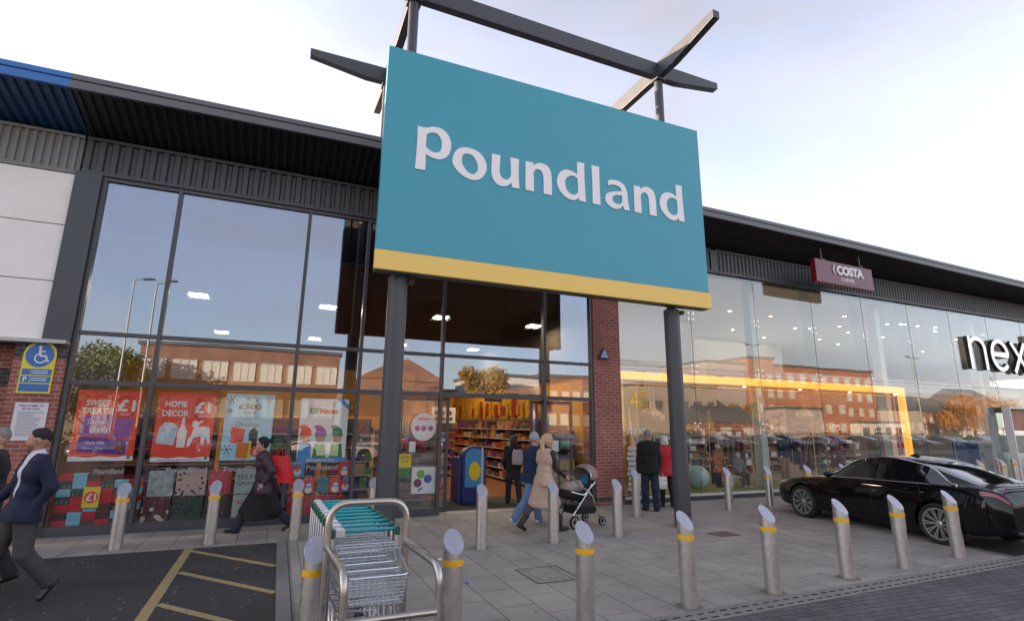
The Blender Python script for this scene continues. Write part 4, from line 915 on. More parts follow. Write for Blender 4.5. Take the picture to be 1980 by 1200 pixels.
# gift boxes, one thing each
tree_d = mat('box_tree_print', (.03, .05, .05), .5, noise=.3, nscale=30); snow_b = mat('box_snow_print', (.22, .55, .72), .5, noise=.15, nscale=40); red_b = mat('box_red', (.55, .02, .03), .35); tart = mat('box_tartan', (.10, .03, .03), .5, noise=.4, nscale=25)
protos = {}
def gift_box(kind):
    m_ = {'r': red_b, 'b': snow_b, 'd': tree_d, 't': tart}[kind]
    lab = {'r': 'plain red gift box in the window stack beside the left brick pier', 'b': 'pale blue snow print gift box in the window stack beside the left brick pier', 'd': 'dark green tree print gift box in the window stack beside the left brick pier', 't': 'dark tartan gift box in the window stack beside the left brick pier'}[kind]
    r_ = root('gift_box', lab, 'gift box', group='stacked gift boxes in the left window')
    MB().box(-.098, .098, 0, .15, 0, .095).build('box', m_, r_, bevel=.003)
    MB().box(-.10, .10, -.004, .154, .088, .125).build('lid', m_, r_, bevel=.003)
    if kind == 'd':
        mb = MB()
        for x in (-.065, 0, .065): mb.prism([(x-.02, .02), (x+.02, .02), (x, .075)], -.003, -.0005)
        mb.build('tree_print', mat('tree_pale', (.12, .22, .16), .5), r_)
    if kind == 'b':
        mb = MB(); q = random.Random(4)
        for i in range(14): mb.disc(q.uniform(-.09, .09), q.uniform(.01, .08), .005, -.003, -.0005, 6)
        mb.build('snow_dots', mat('dot_blue', (.05, .22, .45), .5), r_)
    return r_
grid = ['rbdrbd', 'btrbtr', 'dbrbdt', 'rrbdrb', 'drtrbt', 'trdrrd', 'rb.rr.']
rows = grid[::-1]
for ci in range(6):
    for ri in range(7 if ci in (0, 1, 2) else 6):
        k = grid[(ri+ci*2) % 6][(ci+ri) % 6]
        x = -3.27+ci*.203; z = .10+ri*.127
        loc = (x, .16+random.Random(ri*9+ci).uniform(0, .01), z)
        if k not in protos: protos[k] = gift_box(k); protos[k].location = loc
        else: copy_tree(protos[k], loc)
c_ = root('price_card', 'yellow one pound price card stuck on the gift box stack', 'price card', (-2.86, .14, .5))
MB().box(-2.98, -2.74, .13, .14, .42, .76).build('card', yelp, c_, off=c_.location); MB().disc(-2.86, .59, .10, .126, .1295).build('roundel', red, c_, off=c_.location); text('£1', -2.93, -2.79, .53, .65, .1255, whitep, c_, bold=.03, off=c_.location)
MB().box(-3.4, 3.25, .12, .55, .03, .10).build('window_plinth', mat('plinth_grey', (.08, .08, .085), .6), bc, off=bc.location)
def patt(name, a, b, sc, thr=.5, rough=.45):
    if name in MC: return MC[name]
    m = bpy.data.materials.new(name); m.use_nodes = True; n, l, bb = nd(m)
    g = n.new('ShaderNodeTexCoord'); v = n.new('ShaderNodeTexVoronoi'); v.inputs['Scale'].default_value = sc; l.new(g.outputs['Object'], v.inputs['Vector'])
    r_ = n.new('ShaderNodeValToRGB'); r_.color_ramp.interpolation = 'CONSTANT'; r_.color_ramp.elements[0].color = (*a, 1); r_.color_ramp.elements[1].color = (*b, 1); r_.color_ramp.elements[1].position = thr
    l.new(v.outputs['Distance'], r_.inputs[0]); l.new(r_.outputs[0], bb.inputs['Base Color']); bb.inputs['Roughness'].default_value = rough
    MC[name] = m; return m
def gift_bag(x0, x1, z0, z1, m, lab, y=.14, txt=None, tm=None, emb=None):
    r_ = root('gift_bag', lab, 'gift bag', ((x0+x1)/2, y, z0), group='gift bags lined up in the windows')
    O = r_.location
    MB().box(x0, x1, y, y+.12, z0, z1).build('bag', m, r_, off=O, bevel=.006)
    w_ = (x1-x0)
    MB().tube([(x0+w_*.3, y-.004, z1-.02), (x0+w_*.33, y-.006, z1+.04), (x0+w_*.5, y-.008, z1+.055), (x0+w_*.67, y-.006, z1+.04), (x0+w_*.7, y-.004, z1-.02)], .0035, 5).build('handle', whitep, r_, off=O)
    if txt:
        for i, s_ in enumerate(txt): hh = (z1-z0)*.26; text(s_, x0+.03, x1-.03, z1-.06-(i+1)*hh, z1-.06-i*hh-.03, y-.0015, tm or blk, r_, off=O)
    if emb: emb(r_, O, (x0+x1)/2, z0+(z1-z0)*.45, w_, y)
    return r_
def snowman(r_, O, cx, cz, w_, y):
    MB().disc(cx, cz-.06*w_/.25, .075*w_/.25, y-.003, y-.001, 16).disc(cx+.01, cz+.04*w_/.25, .05*w_/.25, y-.004, y-.001, 16).build('snowman_print', pwhite, r_, off=O)
    MB().prism([(cx-.045, cz+.06), (cx+.06, cz+.06), (cx+.03, cz+.115)], y-.006, y-.0045).box(cx-.05, cx+.06, y-.006, y-.0045, cz-.01, cz+.01).build('hat_print', sky_b, r_, off=O)
def santa(r_, O, cx, cz, w_, y):
    MB().disc(cx, cz-.02, .07, y-.003, y-.001, 16).build('beard_print', pwhite, r_, off=O)
    MB().disc(cx, cz+.01, .035, y-.005, y-.0035, 14).build('face_print', skinp, r_, off=O)
    MB().prism([(cx-.06, cz+.03), (cx+.06, cz+.03), (cx+.02, cz+.10), (cx-.08, cz+.09)], y-.007, y-.0055).build('hat_print', red, r_, off=O)
gift_bag(-2.06, -1.66, .56, 1.0, mat('bag_greyblue', (.33, .40, .43), .5, noise=.6, nscale=9), 'grey blue gift bag with a dark stag picture in the upper window row')
gift_bag(-1.62, -1.14, .56, 1.0, patt('bag_pink', (.03, .05, .05), (.55, .36, .34), 13, .32), 'pink gift bag with repeated dark reindeer pattern in the upper window row')
gift_bag(-1.10, -.72, .56, 1.0, patt('bag_redtext', (.6, .45, .42), (.50, .02, .04), 22, .2), 'red gift bag with pale lettering in the upper window row')
gift_bag(-.66, -.20, .56, 1.0, mat('bag_palegrey', (.42, .50, .50), .5, noise=.06), 'pale gift bag lettered Queen behind the walking woman', txt=('SELFIE', 'Queen'))
gift_bag(-2.10, -1.68, .10, .54, patt('bag_floral', (.55, .55, .50), (.10, .02, .03), 9, .38), 'white and maroon leaf print gift bag in the lower window row')
gift_bag(-1.64, -1.16, .10, .54, patt('bag_dots', (.45, .46, .40), (.02, .04, .035), 26, .16), 'dark gift bag with fine pale dots in the lower window row')
gift_bag(-1.12, -.70, .10, .54, patt('bag_black', (.35, .35, .35), (.02, .02, .022), 7, .13), 'black gift bag with white script in the lower window row')
gift_bag(-.66, -.20, .10, .54, mat('bag_palegrey', (.42, .50, .50), .5, noise=.06), 'pale gift bag with a red scribble in the lower window row', txt=('x o',), tm=red)
gift_bag(-.15, .14, .10, .85, mat('bag_maroon', (.12, .02, .04), .5, noise=.3, nscale=9), 'dark maroon gift bag beside the third mullion')
for x, k in ((.42, 'r'), (.66, 'r'), (.93, 'p'), (1.17, 'r2')):
    if k == 'p': gift_bag(x-.115, x+.115, .52, .80, mat('bag_teal', (.06, .25, .28), .5), 'teal and pink two pound bag between snowman bags', txt=('SET', '£2'), tm=pnk)
    else: gift_bag(x-.115, x+.115, .52, .80, red, 'red snowman gift bag %s' % {'r': ('leftmost under the elves poster' if x < .5 else 'left of the two pound bag'), 'r2': 'right of the two pound bag'}[k], emb=snowman)
gift_bag(1.30, 1.43, .52, .80, sky_b, 'blue santa gift bag in the lower right corner by the narrow mullion', emb=santa)
gift_bag(.30, .56, .83, 1.10, sky_b, 'blue santa gift bag on top, left under the elves poster', emb=santa)
gift_bag(1.22, 1.43, .83, 1.12, red, 'red snowman gift bag on top, right under the elves poster', emb=snowman)
for x in (.42, .70, .98, 1.24):
    gift_bag(x-.125, x+.125, .10, .48, patt('bag_redline', (.62, .3, .28), (.50, .02, .04), 30, .18), 'red gift bag lettered in pale print on the bottom row under the elves poster')

# shelving inside the shops
def shelf_unit(name, lab, x0, x1, y0, y1, h, n, axis, goods, seed, cap=None, group='shelving inside the shops'):
    r_ = root(name, lab, 'shelving', ((x0+x1)/2, (y0+y1)/2, 0), group=group); O = r_.location
    mb = MB(); 
    if axis == 'x': mb.box(x0, x1, y1-.03, y1, 0, h)
    else: mb.box(x1-.03, x1, y0, y1, 0, h)
    mb.build('back_panel', mat('shelf_back', (.16, .13, .11), .7), r_, off=O)
    g = MB(); rnd = random.Random(seed); cols = {}
    for i in range(n):
        z = .12+i*(h-.15)/n; 
        MB().box(x0, x1, y0, y1-.03, z-.03, z).build('shelf', mat('shelf_cream', (.45, .40, .34), .5), r_, off=O) if axis == 'x' else MB().box(x0, x1-.03, y0, y1, z-.03, z).build('shelf', mat('shelf_cream', (.45, .40, .34), .5), r_, off=O)
        a = x0 if axis == 'x' else y0; end = x1 if axis == 'x' else y1
        while a < end-.05:
            w_ = rnd.choice((.06, .1, .16, .28, .4)); hh = rnd.choice((.3, .45, .6, .8))*(h-.15)/n*rnd.uniform(.9, 1.05); b = min(a+w_, end); k = rnd.choice(goods)
            t = cols.setdefault(k, MB()); dd = rnd.uniform(.0, .05)
            if axis == 'x': t.box(a+.004, b-.004, y0+.01+dd, y1-.05, z+.001, z+hh)
            else: t.box(x0+.01+dd, x1-.05, a+.004, b-.004, z+.001, z+hh)
            a = b
    gr = [v_.build('packets', MC[k_], None, off=O) for k_, v_ in cols.items()]
    for g_ in gr: g_.parent = r_; g_['kind'] = 'stuff'
    return r_
GD = ['shelf_goods_red', 'shelf_goods_orange', 'print_brown', 'shelf_goods_pale', 'shelf_goods_dark', 'poster_purple', 'shelf_goods_red', 'shelf_goods_dark', 'shelf_goods_tan', 'shelf_goods_tan', 'print_brown', 'shelf_goods_dark', 'shelf_goods_maroon']
mat('shelf_goods_red', (.30, .04, .02), .5, noise=.5, nscale=25); mat('shelf_goods_orange', (.40, .16, .03), .5, noise=.5, nscale=25); mat('shelf_goods_pale', (.38, .34, .30), .5, noise=.4, nscale=30); mat('shelf_goods_dark', (.06, .05, .05), .5); mat('shelf_goods_tan', (.40, .24, .12), .5); mat('shelf_goods_maroon', (.25, .04, .04), .5)
for i in range(5):
    shelf_unit('shelf_unit', 'packet filled shelving on the right shop wall, bay %s from the door' % ('one', 'two', 'three', 'four', 'five')[i], 7.3, 7.88, 3.4+i*2.1, 5.4+i*2.1, 2.15, 6, 'y', GD, i)
    pb = root('promo_banner', 'yellow and red banners above the right wall shelving, bay %s' % ('one', 'two', 'three', 'four', 'five')[i], 'banner', (7.8, 4.4+i*2.1, 2.3), group='promo banners over the wall shelving')
    for j in range(6):
        MB().box(7.80, 7.83, 3.45+i*2.1+j*.33, 3.66+i*2.1+j*.33+.03*((j*i) % 3), 2.28-.1*((i+j) % 2), 2.62+.09*((j*3+i) % 4)).build('panel', mat('banner_yellow', (.50, .26, .02), .5, noise=.6, nscale=9) if (j+i) % 3 else mat('banner_red', (.32, .02, .015), .5, noise=.6, nscale=9), pb, off=pb.location)
shelf_unit('shelf_unit', 'end bay of shelving with orange goods just inside the doorway on the left', 3.3, 4.7, 4.6, 5.1, 1.9, 5, 'x', GD, 20)
shelf_unit('shelf_unit', 'narrow shelf bay with red and yellow signs behind the blue kiddie ride', 3.55, 4.15, 3.2, 3.6, 1.95, 6, 'x', ['poster_red', 'print_yellow', 'shelf_goods_pale', 'shelf_goods_tan', 'print_green'], 21)
shelf_unit('shelf_unit', 'long central shelving run deep in the shop', 5.2, 6.3, 8.5, 9.1, 2.0, 6, 'x', GD, 22)
shelf_unit('shelf_unit', 'shelving seen through the pane left of the doorway', 2.2, 3.4, 1.6, 2.0, 1.75, 6, 'x', GD, 23)
shelf_unit('shelf_unit', 'shelving seen through the pane right of the doorway', 6.6, 7.8, 1.9, 2.4, 1.9, 6, 'x', GD, 24)
for i, (a, b) in enumerate(((-3.3, -1.2), (-1.1, .9), (1.0, 2.1))):
    shelf_unit('shelf_unit', 'dark shelving behind the window posters, %s bay' % ('left', 'middle', 'right')[i], a, b, 1.5, 1.95, 2.0, 6, 'x', ['shelf_goods_dark', 'shelf_goods_dark', 'shelf_goods_tan', 'shelf_goods_maroon', 'poster_purple', 'print_navy', 'print_green'], 30+i)
pb = root('hanging_poster', 'white poster with dark orange pictures hanging high inside the doorway', 'poster', (4.6, 4.4, 2.0))
MB().box(4.25, 5.0, 4.4, 4.41, 1.95, 2.42).build('sheet', pwhite, pb, off=pb.location)
mb = MB()
for x in (4.4, 4.6, 4.82): mb.disc(x, 2.25, .07, 4.396, 4.3995, 12)
for x in (4.4, 4.62, 4.85): mb.disc(x, 2.07, .06, 4.396, 4.3995, 12)
mb.build('picture_print', brn, pb, off=pb.location)
kr = root('kiddie_ride', 'dark blue coin ride cabinet with a light blue arched front panel inside the doorway', 'coin ride', (4.55, 1.4, 0))
O = kr.location
arch = lambda w_, h, s_=1: [(4.55-w_, .03), (4.55+w_, .03), (4.55+w_, h)]+[(4.55+w_*math.cos(a), h+w_*.8*math.sin(a)) for a in [PI*i/14 for i in range(1, 14)]]+[(4.55-w_, h)]
MB().prism(arch(.31, 1.12), 1.25, 1.55).build('cabinet', mat('cabinet_blue', (.015, .03, .16), .4), kr, off=O)
MB().prism([(4.55-.25, .40), (4.55+.25, .40), (4.55+.25, 1.1)]+[(4.55+.25*math.cos(a), 1.1+.22*math.sin(a)) for a in [PI*i/14 for i in range(1, 14)]]+[(4.55-.25, 1.1)], 1.235, 1.249).build('front_panel', mat('panel_sky', (.06, .30, .62), .35), kr, off=O)
MB().disc(4.55, .78, .15, 1.225, 1.234, 20, sz=1.5).build('yellow_emblem', yelp, kr, off=O)
MB().box(4.15, 4.25, 1.3, 1.9, .0, 1.1).build('side_cabinet', MC['cabinet_blue'], kr, off=O)
pl = root('door_post', 'slim pale upright post standing inside the doorway before the coin ride', 'post', (4.62, .9, 0))
MB().box(4.60, 4.64, .88, .92, 0, 1.35).build('post', mat('pale_post', (.5, .5, .47), .4), pl, off=pl.location)
# glass shop display
def prop(name, lab, cat, loc, group=None): return root(name, lab, cat, loc, 0, group)
g_ = prop('display_globe', 'large pale blue globe with gold stars on the window bed', 'globe', (11.35, 1.0, .48))
MB().lathe([(.33*math.sin(a), -.33*math.cos(a)) for a in [PI*i/16 for i in range(17)]], n=28).build('ball', mat('globe_blue', (.50, .66, .66), .5), g_, smooth=True)
mb = MB()
for a, z in ((-1.5, .1), (-1.0, -.08), (-2.0, -.1), (-1.3, -.2), (-1.75, .22), (-.8, .16), (-2.4, .1)):
    r3 = math.sqrt(.331**2-z*z); c = Vector((r3*math.cos(a), r3*math.sin(a), z)); nn = c.normalized(); u = nn.cross(Vector((0, 0, 1))).normalized(); v_ = u.cross(nn)
    mb.add([c+nn*.006+(u*math.cos(t)+v_*math.sin(t))*(.055 if i % 2 else .022) for i, t in enumerate([2*PI*i/10 for i in range(10)])]+[c-nn*.01], [tuple(range(10))]+[(i, (i+1) % 10, 10) for i in range(10)])
mb.build('star', gold, g_, off=None)
MB().lathe([(.18, -.33), (.14, -.28)], n=16).build('stand', gold, g_)
for i, (x, y, z, s_, m_, lab) in enumerate(((9.65, .85, 2.24, .27, 'bauble_cream', 'large ribbed cream onion bauble hanging nearest the brick pier'), (10.1, 1.25, 2.15, .30, 'bauble_cream', 'cream onion bauble half hidden behind the nearest one'), (16.6, 1.4, 2.35, .28, 'bauble_cream', 'pale onion bauble hanging above the black car'), (17.6, 1.6, 1.9, .35, 'bauble_gold', 'gold ribbed bauble hanging low above the black car'))):
    b_ = prop('bauble', lab, 'bauble', (x, y, z), 'onion baubles hanging in the display')
    prof = [(.001, -.8), (.5, -.72), (.85, -.45), (1, -.1), (.92, .25), (.6, .52), (.25, .72), (.10, .95), (.05, 1.3)]
    mb = MB(); n_ = 48; k = 0
    for r_, zz in prof:
        for j in range(n_): q = 1+.05*math.cos(j*12*2*PI/n_*1.0); mb.v.append((r_*s_*q*math.cos(2*PI*j/n_), r_*s_*q*math.sin(2*PI*j/n_), zz*s_))
    for a in range(len(prof)-1):
        for j in range(n_): mb.f.append((a*n_+j, a*n_+(j+1) % n_, (a+1)*n_+(j+1) % n_, (a+1)*n_+j))
    mb.build('ball', mat(m_, (.62, .45, .26) if 'cream' in m_ else (.6, .34, .08), .35, .3), b_, smooth=2)
    MB().tube([(0, 0, 1.3*s_), (0, 0, 3.4-z)], .008, 5).build('cord', whitep, b_)
for i, (x, lab) in enumerate(((12.55, 'gold A-frame easel behind the sitting mannequin'), (14.9, 'gold A-frame easel beside the tall dark mannequin'), (17.2, 'gold A-frame easel above the black car bonnet'))):
    e = prop('easel', lab, 'easel', (x, 1.6, .17), 'gold easels in the display')
    MB().bar((-.1, 0, 2.25), (.55, -.2, 0), .022, .03).bar((-.05, 0, 2.25), (-.35, -.2, 0), .022, .03).bar((0, 0, 2.25), (0, .6, 0), .022, .03).build('leg', gold, e)
    MB().bar((-.35, -.1, .8), (.5, -.1, .8), .03, .05).build('rail', gold, e)
cn = prop('display_tree', 'tall slim cone of gold and glass bottles beside the pier side of the window', 'display', (8.95, .9, .17))
MB().lathe([(.22, 0), (.20, .9), (.12, 1.4), (.02, 2.2)], n=14).build('cone', mat('cone_copper', (.55, .26, .10), .3, .6, noise=.4, nscale=18), cn, smooth=True)
mb = MB()
for i in range(9): mb.box(-.3+.02*(i % 3), .12, -.26, -.23, .05+i*.13, .15+i*.13)
mb.build('frame', pwhite, cn)
# clothes rails and wall bays
for i, x in enumerate((14.5, 16.6, 18.8, 21.5, 23.5)):
    shelf_unit('shelf_unit', 'warm lit shoe shelving deep in the glass shop, bay %s' % ('one', 'two', 'three', 'four', 'five')[i], x, x+1.7, 5.4, 5.8, 2.2, 7, 'x', ['shelf_goods_dark', 'shelf_goods_tan', 'shelf_goods_maroon', 'print_brown', 'poster_white', 'shelf_goods_dark'], 50+i)
for i, x in enumerate((10.5, 12.6, 15.2, 19.2)):
    r_ = prop('clothes_rail', 'clothes rail of dark hanging garments in the glass shop, rail %s from the pier' % ('one', 'two', 'three', 'four')[i], 'clothes rail', (x, 3.6, .06), 'clothes rails in the glass shop')
    MB().tube([(-.7, 0, 0), (-.7, 0, 1.5), (.7, 0, 1.5), (.7, 0, 0)], .015, 8).build('rail', chrome, r_)
    rq = random.Random(i)
    for c in range(3):
        mb = MB()
        for j in range(5): q = -.62+.26*j+c*.085; mb.bar((q, 0, 1.44), (q, rq.uniform(-.03, .03), rq.uniform(.45, .7)), .05, .42)
        mb.build('garments', mat(['garment_dark', 'garment_rust', 'garment_grey'][c], [(.03, .03, .04), (.25, .08, .03), (.18, .17, .17)][c], .9, noise=.3, nscale=8), r_)
pb = prop('cosmetics_display', 'tall pink and purple cosmetics display panel behind the glass right of the gold frame', 'display panel', (21.8, 1.6, .1))
MB().box(-.45, .45, 0, .3, 0, 2.45).build('panel', mat('panel_magenta', (.35, .06, .22), .5), pb)
mb = MB()
for i in range(4):
    for j in range(3): mb.box(-.34+j*.25, -.20+j*.25, -.01, -.001, .35+i*.5, .62+i*.5)
mb.build('picture_print', pblue, pb)
bb = prop('display_board', 'dark navy information board with rounded corners at the far right', 'display board', (27.2, -.9, 0))
MB().prism([(-.42, 0), (.42, 0), (.42, 1.72), (.36, 1.78), (-.36, 1.78), (-.42, 1.72)], -.03, .03).build('board', mat('board_navy', (.012, .012, .07), .4), bb)
mb = MB()
for z in (1.5, 1.3, 1.1, .9, .7): mb.box(-.2, .2-.06*(z % .4), -.036, -.031, z, z+.03)
mb.build('text_line', whitep, bb)
MB().box(-.42, .42, -.2, .2, 0, .02).build('base', black, bb)
b2 = prop('display_board', 'low blue board with thin pale frame behind the glass at the right', 'display board', (25.0, 1.0, 0))
MB().box(-.8, .8, 0, .08, 0, 1.45).build('board', mat('board_blue', (.02, .06, .22), .4), b2); MB().box(-.84, .84, -.01, .0, 1.45, 1.50).box(-.84, -.8, -.01, 0, 0, 1.45).box(.8, .84, -.01, 0, 0, 1.45).build('frame', pblue, b2)
b3 = prop('door_portal', 'thin white door portal frame standing against the glass at the far right', 'door portal', (26.9, -.25, 0))
MB().box(-1.45, -1.38, -.12, .12, 0, 2.78).box(1.6, 1.67, -.12, .12, 0, 2.78).box(-1.38, 1.6, -.12, .12, 2.71, 2.78).build('frame', whitep, b3)
MB().box(-1.38, 1.6, .02, .04, 1.9, 2.71).build('picture_panel', mat('panel_rust', (.35, .16, .10), .5, noise=.4, nscale=2), b3)
MB().box(-.2, .8, .0, .02, .9, 2.3).build('poster', pblue, b3)
# ---------------------------------------------------------------- car
def interp(tab, u):
    if u <= tab[0][0]: return tab[0][1]
    for (a, va), (b, vb) in zip(tab, tab[1:]):
        if u <= b:
            t = (u-a)/(b-a); t = t*t*(3-2*t) if False else t
            return va+(vb-va)*t
    return tab[-1][1]
def smooth_tab(tab, n=3):
    # densify with Catmull-Rom
    out = []
    for i in range(len(tab)-1):
        p0 = tab[max(i-1, 0)]; p1 = tab[i]; p2 = tab[i+1]; p3 = tab[min(i+2, len(tab)-1)]
        m1 = (p2[1]-p0[1])/(p2[0]-p0[0]+1e-9)*(p2[0]-p1[0]); m2 = (p3[1]-p1[1])/(p3[0]-p1[0]+1e-9)*(p2[0]-p1[0])
        for k in range(6):
            t = k/6; out.append((p1[0]+(p2[0]-p1[0])*t, (2*t**3-3*t*t+1)*p1[1]+(t**3-2*t*t+t)*m1+(-2*t**3+3*t*t)*p2[1]+(t**3-t*t)*m2))
    return out+[tab[-1]]
TOP = smooth_tab([(0, .60), (.10, .70), (.45, .80), (.9, .875), (1.35, .945), (1.75, 1.12), (2.15, 1.30), (2.6, 1.383), (3.0, 1.375), (3.5, 1.28), (4.0, 1.12), (4.35, 1.02), (4.60, .985), (4.70, .90), (4.76, .80)])
BELT = smooth_tab([(0, .56), (.10, .66), (.45, .76), (.9, .835), (1.35, .885), (2.0, .915), (2.6, .925), (3.3, .94), (3.9, .955), (4.35, .965), (4.60, .94), (4.70, .86), (4.76, .76)])
WID = smooth_tab([(0, .62), (.12, .74), (.4, .845), (.8, .895), (1.4, .905), (2.4, .915), (3.2, .92), (3.9, .91), (4.3, .87), (4.6, .80), (4.76, .70)])
BOT = smooth_tab([(0, .30), (.3, .20), (.9, .19), (3.9, .20), (4.5, .26), (4.76, .36)])
ROOFW = smooth_tab([(0, .42), (.9, .60), (1.35, .66), (2.15, .575), (2.7, .565), (3.4, .555), (4.0, .60), (4.6, .62), (4.76, .50)])
def sect(u):
    zt_, zb, w_, b0, rw = (interp(T_, u) for T_ in (TOP, BELT, WID, BOT, ROOFW))
    zb = min(zb, zt_-.02); h = zb-b0
    g = max(0., min(1., (zt_-zb-.06)/.12))
    p = [(0, b0), (w_*.80, b0), (w_*.94, b0+.04), (w_*.985, b0+h*.30), (w_*1.0, b0+h*.52), (w_*.995, b0+h*.72), (w_*.975, b0+h*.80), (w_*.962, b0+h*.93), (w_*.925, zb)]
    # greenhouse or bonnet
    e = [(rw*1.0+(.86*w_-rw)*(1-t) if g < .5 else rw+(w_*.90-rw)*(1-t)**1.15, zb+(zt_-.035-zb)*t) for t in (.06, .35, .65, .9, 1)]
    p += e; p += [(rw*.80, zt_-.014), (rw*.4, zt_-.003), (0, zt_)]
    return p
def Spt(u, side, q):
    s_ = sect(u); q = max(0, min(len(s_)-1.001, q)); i = int(q); t = q-i
    return Vector((u, side*(s_[i][0]+(s_[i+1][0]-s_[i][0])*t), s_[i][1]+(s_[i+1][1]-s_[i][1])*t))
paint = mat('car_paint_black', (.003, .003, .004), .3, 0, .05, coat=.8)
def patch(us, qs, side, off, name, m, par):
    mb = MB(); k = len(qs(us[0]))
    for u in us:
        for q in qs(u):
            a = Spt(u, side, q); dq = Spt(u, side, q+.05)-Spt(u, side, q-.05); du = Spt(u+.01, side, q)-Spt(u-.01, side, q)
            n_ = du.cross(dq); n_ = n_.normalized() if n_.length > 1e-9 else Vector((0, side, 0))
            if n_.y*side < 0 and abs(n_.y) > .05 or (abs(n_.y) <= .05 and n_.z < 0): n_ = -n_
            mb.v.append(tuple(a+n_*off))
    for i in range(len(us)-1):
        for j in range(k-1): mb.f.append((i*k+j, i*k+j+1, (i+1)*k+j+1, (i+1)*k+j))
    return mb.build(name, m, par, smooth=2)
WX = (.93, 3.755); WR = .335
def make_car(paintm, label):
    r_ = root('parked_car', label, 'car', (0, 0, 0), group='cars parked around the forecourt')
    us = [4.76*i/76 for i in range(77)]
    n_ = len(sect(0)); mb = MB()
    for u in us:
        s_ = sect(u); ring = [(u, y, z) for y, z in s_]+[(u, -y, z) for y, z in s_[-2:0:-1]]
        mb.v += ring
    k = 2*n_-2
    for i in range(len(us)-1):
        for j in range(k): mb.f.append((i*k+j, i*k+(j+1) % k, (i+1)*k+(j+1) % k, (i+1)*k+j))
    mb.f += [tuple(range(k)), tuple((len(us)-1)*k+j for j in range(k))[::-1]]
    body = mb.build('body', paintm, r_, smooth=2)
    # cut wheel arches
    cut = MB()
    for x in WX: cut.lathe([(.385, -1.2), (.385, 1.2)], (x, 0, .335), 40, 'y')
    c = cut.build('cutter', black); md = body.modifiers.new('arch', 'BOOLEAN'); md.object = c; md.operation = 'DIFFERENCE'; md.solver = 'EXACT'
    bpy.context.view_layer.update()
    me = bpy.data.meshes.new_from_object(body.evaluated_get(bpy.context.evaluated_depsgraph_get())); body.modifiers.clear(); body.data = me
    for p_ in me.polygons: p_.use_smooth = True
    me.set_sharp_from_angle(angle=R(38))
    bpy.data.objects.remove(c)
    for x in WX: MB().lathe([(.383, -.88), (.383, .88)], (x, 0, .335), 30, 'y').build('wheel_arch_liner', black, r_) if False else None
    inner = MB().box(.6, 4.1, -.60, .60, .22, .70).build('underbody', black, r_)
    for s_ in (-1, 1):
        # side glazing: front door, rear door, quarter
        lo = 9.08
        def topq(u): return 12.6
        def prof(u0, u1, a0, a1):
            def f(u):
                return [lo+(12.55-lo)*t for t in (0, .25, .5, .75, 1)]
            return f
        def qs(u):
            hi = 12.75
            if u < 2.05: hi = lo+(12.75-lo)*max(.03, min(1, (u-1.52)/.53))**.8
            if u > 3.55: hi = lo+(12.75-lo)*max(.03, min(1, (4.05-u)/.50))
            return [lo+(hi-lo)*t for t in (0, .25, .5, .75, 1)]
        for nm, a, b in (('side_window', 1.54, 2.58), ('side_window', 2.63, 3.50), ('quarter_window', 3.54, 4.04)):
            patch([a+(b-a)*i/14 for i in range(15)], qs, s_, .004, nm, cglass if False else MC['tint_glass'], r_)
        # bright trim round the glass
        pts = []
        for i in range(41):
            u = 1.50+(4.08-1.50)*i/40; pts.append(Spt(u, s_, lo-.12)+Vector((0, s_*.014, 0)))
        up = [Spt(u, s_, min(12.95, qs(min(max(u, 1.54), 4.04))[-1]+.18))+Vector((0, s_*.014, .008)) for u in [4.08-(4.08-1.50)*i/40 for i in range(41)]]
        MB().tube(pts+up, .013, 8, closed=True).build('window_trim', chrome, r_, smooth=True)
        # shut lines as thin dark strips
        mb = MB()
        for u in (1.33, 2.60, 3.48):
            q = [Spt(u+(.05*math.sin((qq-2)/6*PI) if u > 3 else 0), s_, qq)+Vector((0, s_*.0012, 0)) for qq in [2.2+.25*i for i in range(27)]]
            mb.tube(q, .0028, 4, cap=False)
        mb.build('shut_line', black, r_)
        for u in (2.35, 3.22):
            a = Spt(u, s_, 6.6); MB().tube([a+Vector((-.09, s_*.004, 0)), a+Vector((-.07, s_*.028, 0)), a+Vector((.07, s_*.028, 0)), a+Vector((.09, s_*.004, 0))], .011, 8).build('door_handle', paintm, r_, smooth=True)
        # mirror
        m0 = Spt(1.72, s_, 9.0)
        mb = MB(); 
        for i in range(7):
            t = i/6; rr_ = .075*math.sin(PI*(.12+.80*t))**.6
            for j in range(12): aa_ = 2*PI*j/12; mb.v.append((m0.x-.02+rr_*.9*math.cos(aa_), m0.y+s_*(.02+.20*t), m0.z+.06+rr_*.85*math.sin(aa_)))
        for i in range(6):
            for j in range(12): mb.f.append((i*12+j, i*12+(j+1) % 12, (i+1)*12+(j+1) % 12, (i+1)*12+j))
        mb.f += [tuple(range(12)), tuple(72+j for j in range(12))]
        mb.build('door_mirror', paintm, r_, smooth=True)
        patch([.02+.30*i/6 for i in range(7)], lambda u: [6.5, 7, 7.6, 8.1], s_, .004, 'headlight', MC['lamp_glass'], r_)
        patch([4.42+.31*i/6 for i in range(7)], lambda u: [6.55, 6.9, 7.25], s_, .006, 'tail_light', MC['tail_red'], r_)
        patch([1.1+2.4*i/12 for i in range(13)], lambda u: [1.6, 2.2], s_, .006, 'sill_trim', black, r_)
        MB().tube([Spt(1.5+.2*i, s_, 3.0)+Vector((0, s_*.004, 0)) for i in range(10)], .006, 5).build('side_moulding', chrome if False else black, r_)
    # rear red bar between lamps, plate, bumper insert, exhausts
    MB().box(4.742, 4.752, -.26, .26, .52, .63).build('number_plate', yelp, r_)
    for s_ in (-1, 1): MB().box(4.66, 4.745, s_*.52-.06, s_*.52+.06, .33, .38).build('exhaust', chrome, r_, bevel=.01)
    MB().box(4.60, 4.73, -.55, .55, .30, .42).build('rear_bumper_insert', black, r_)
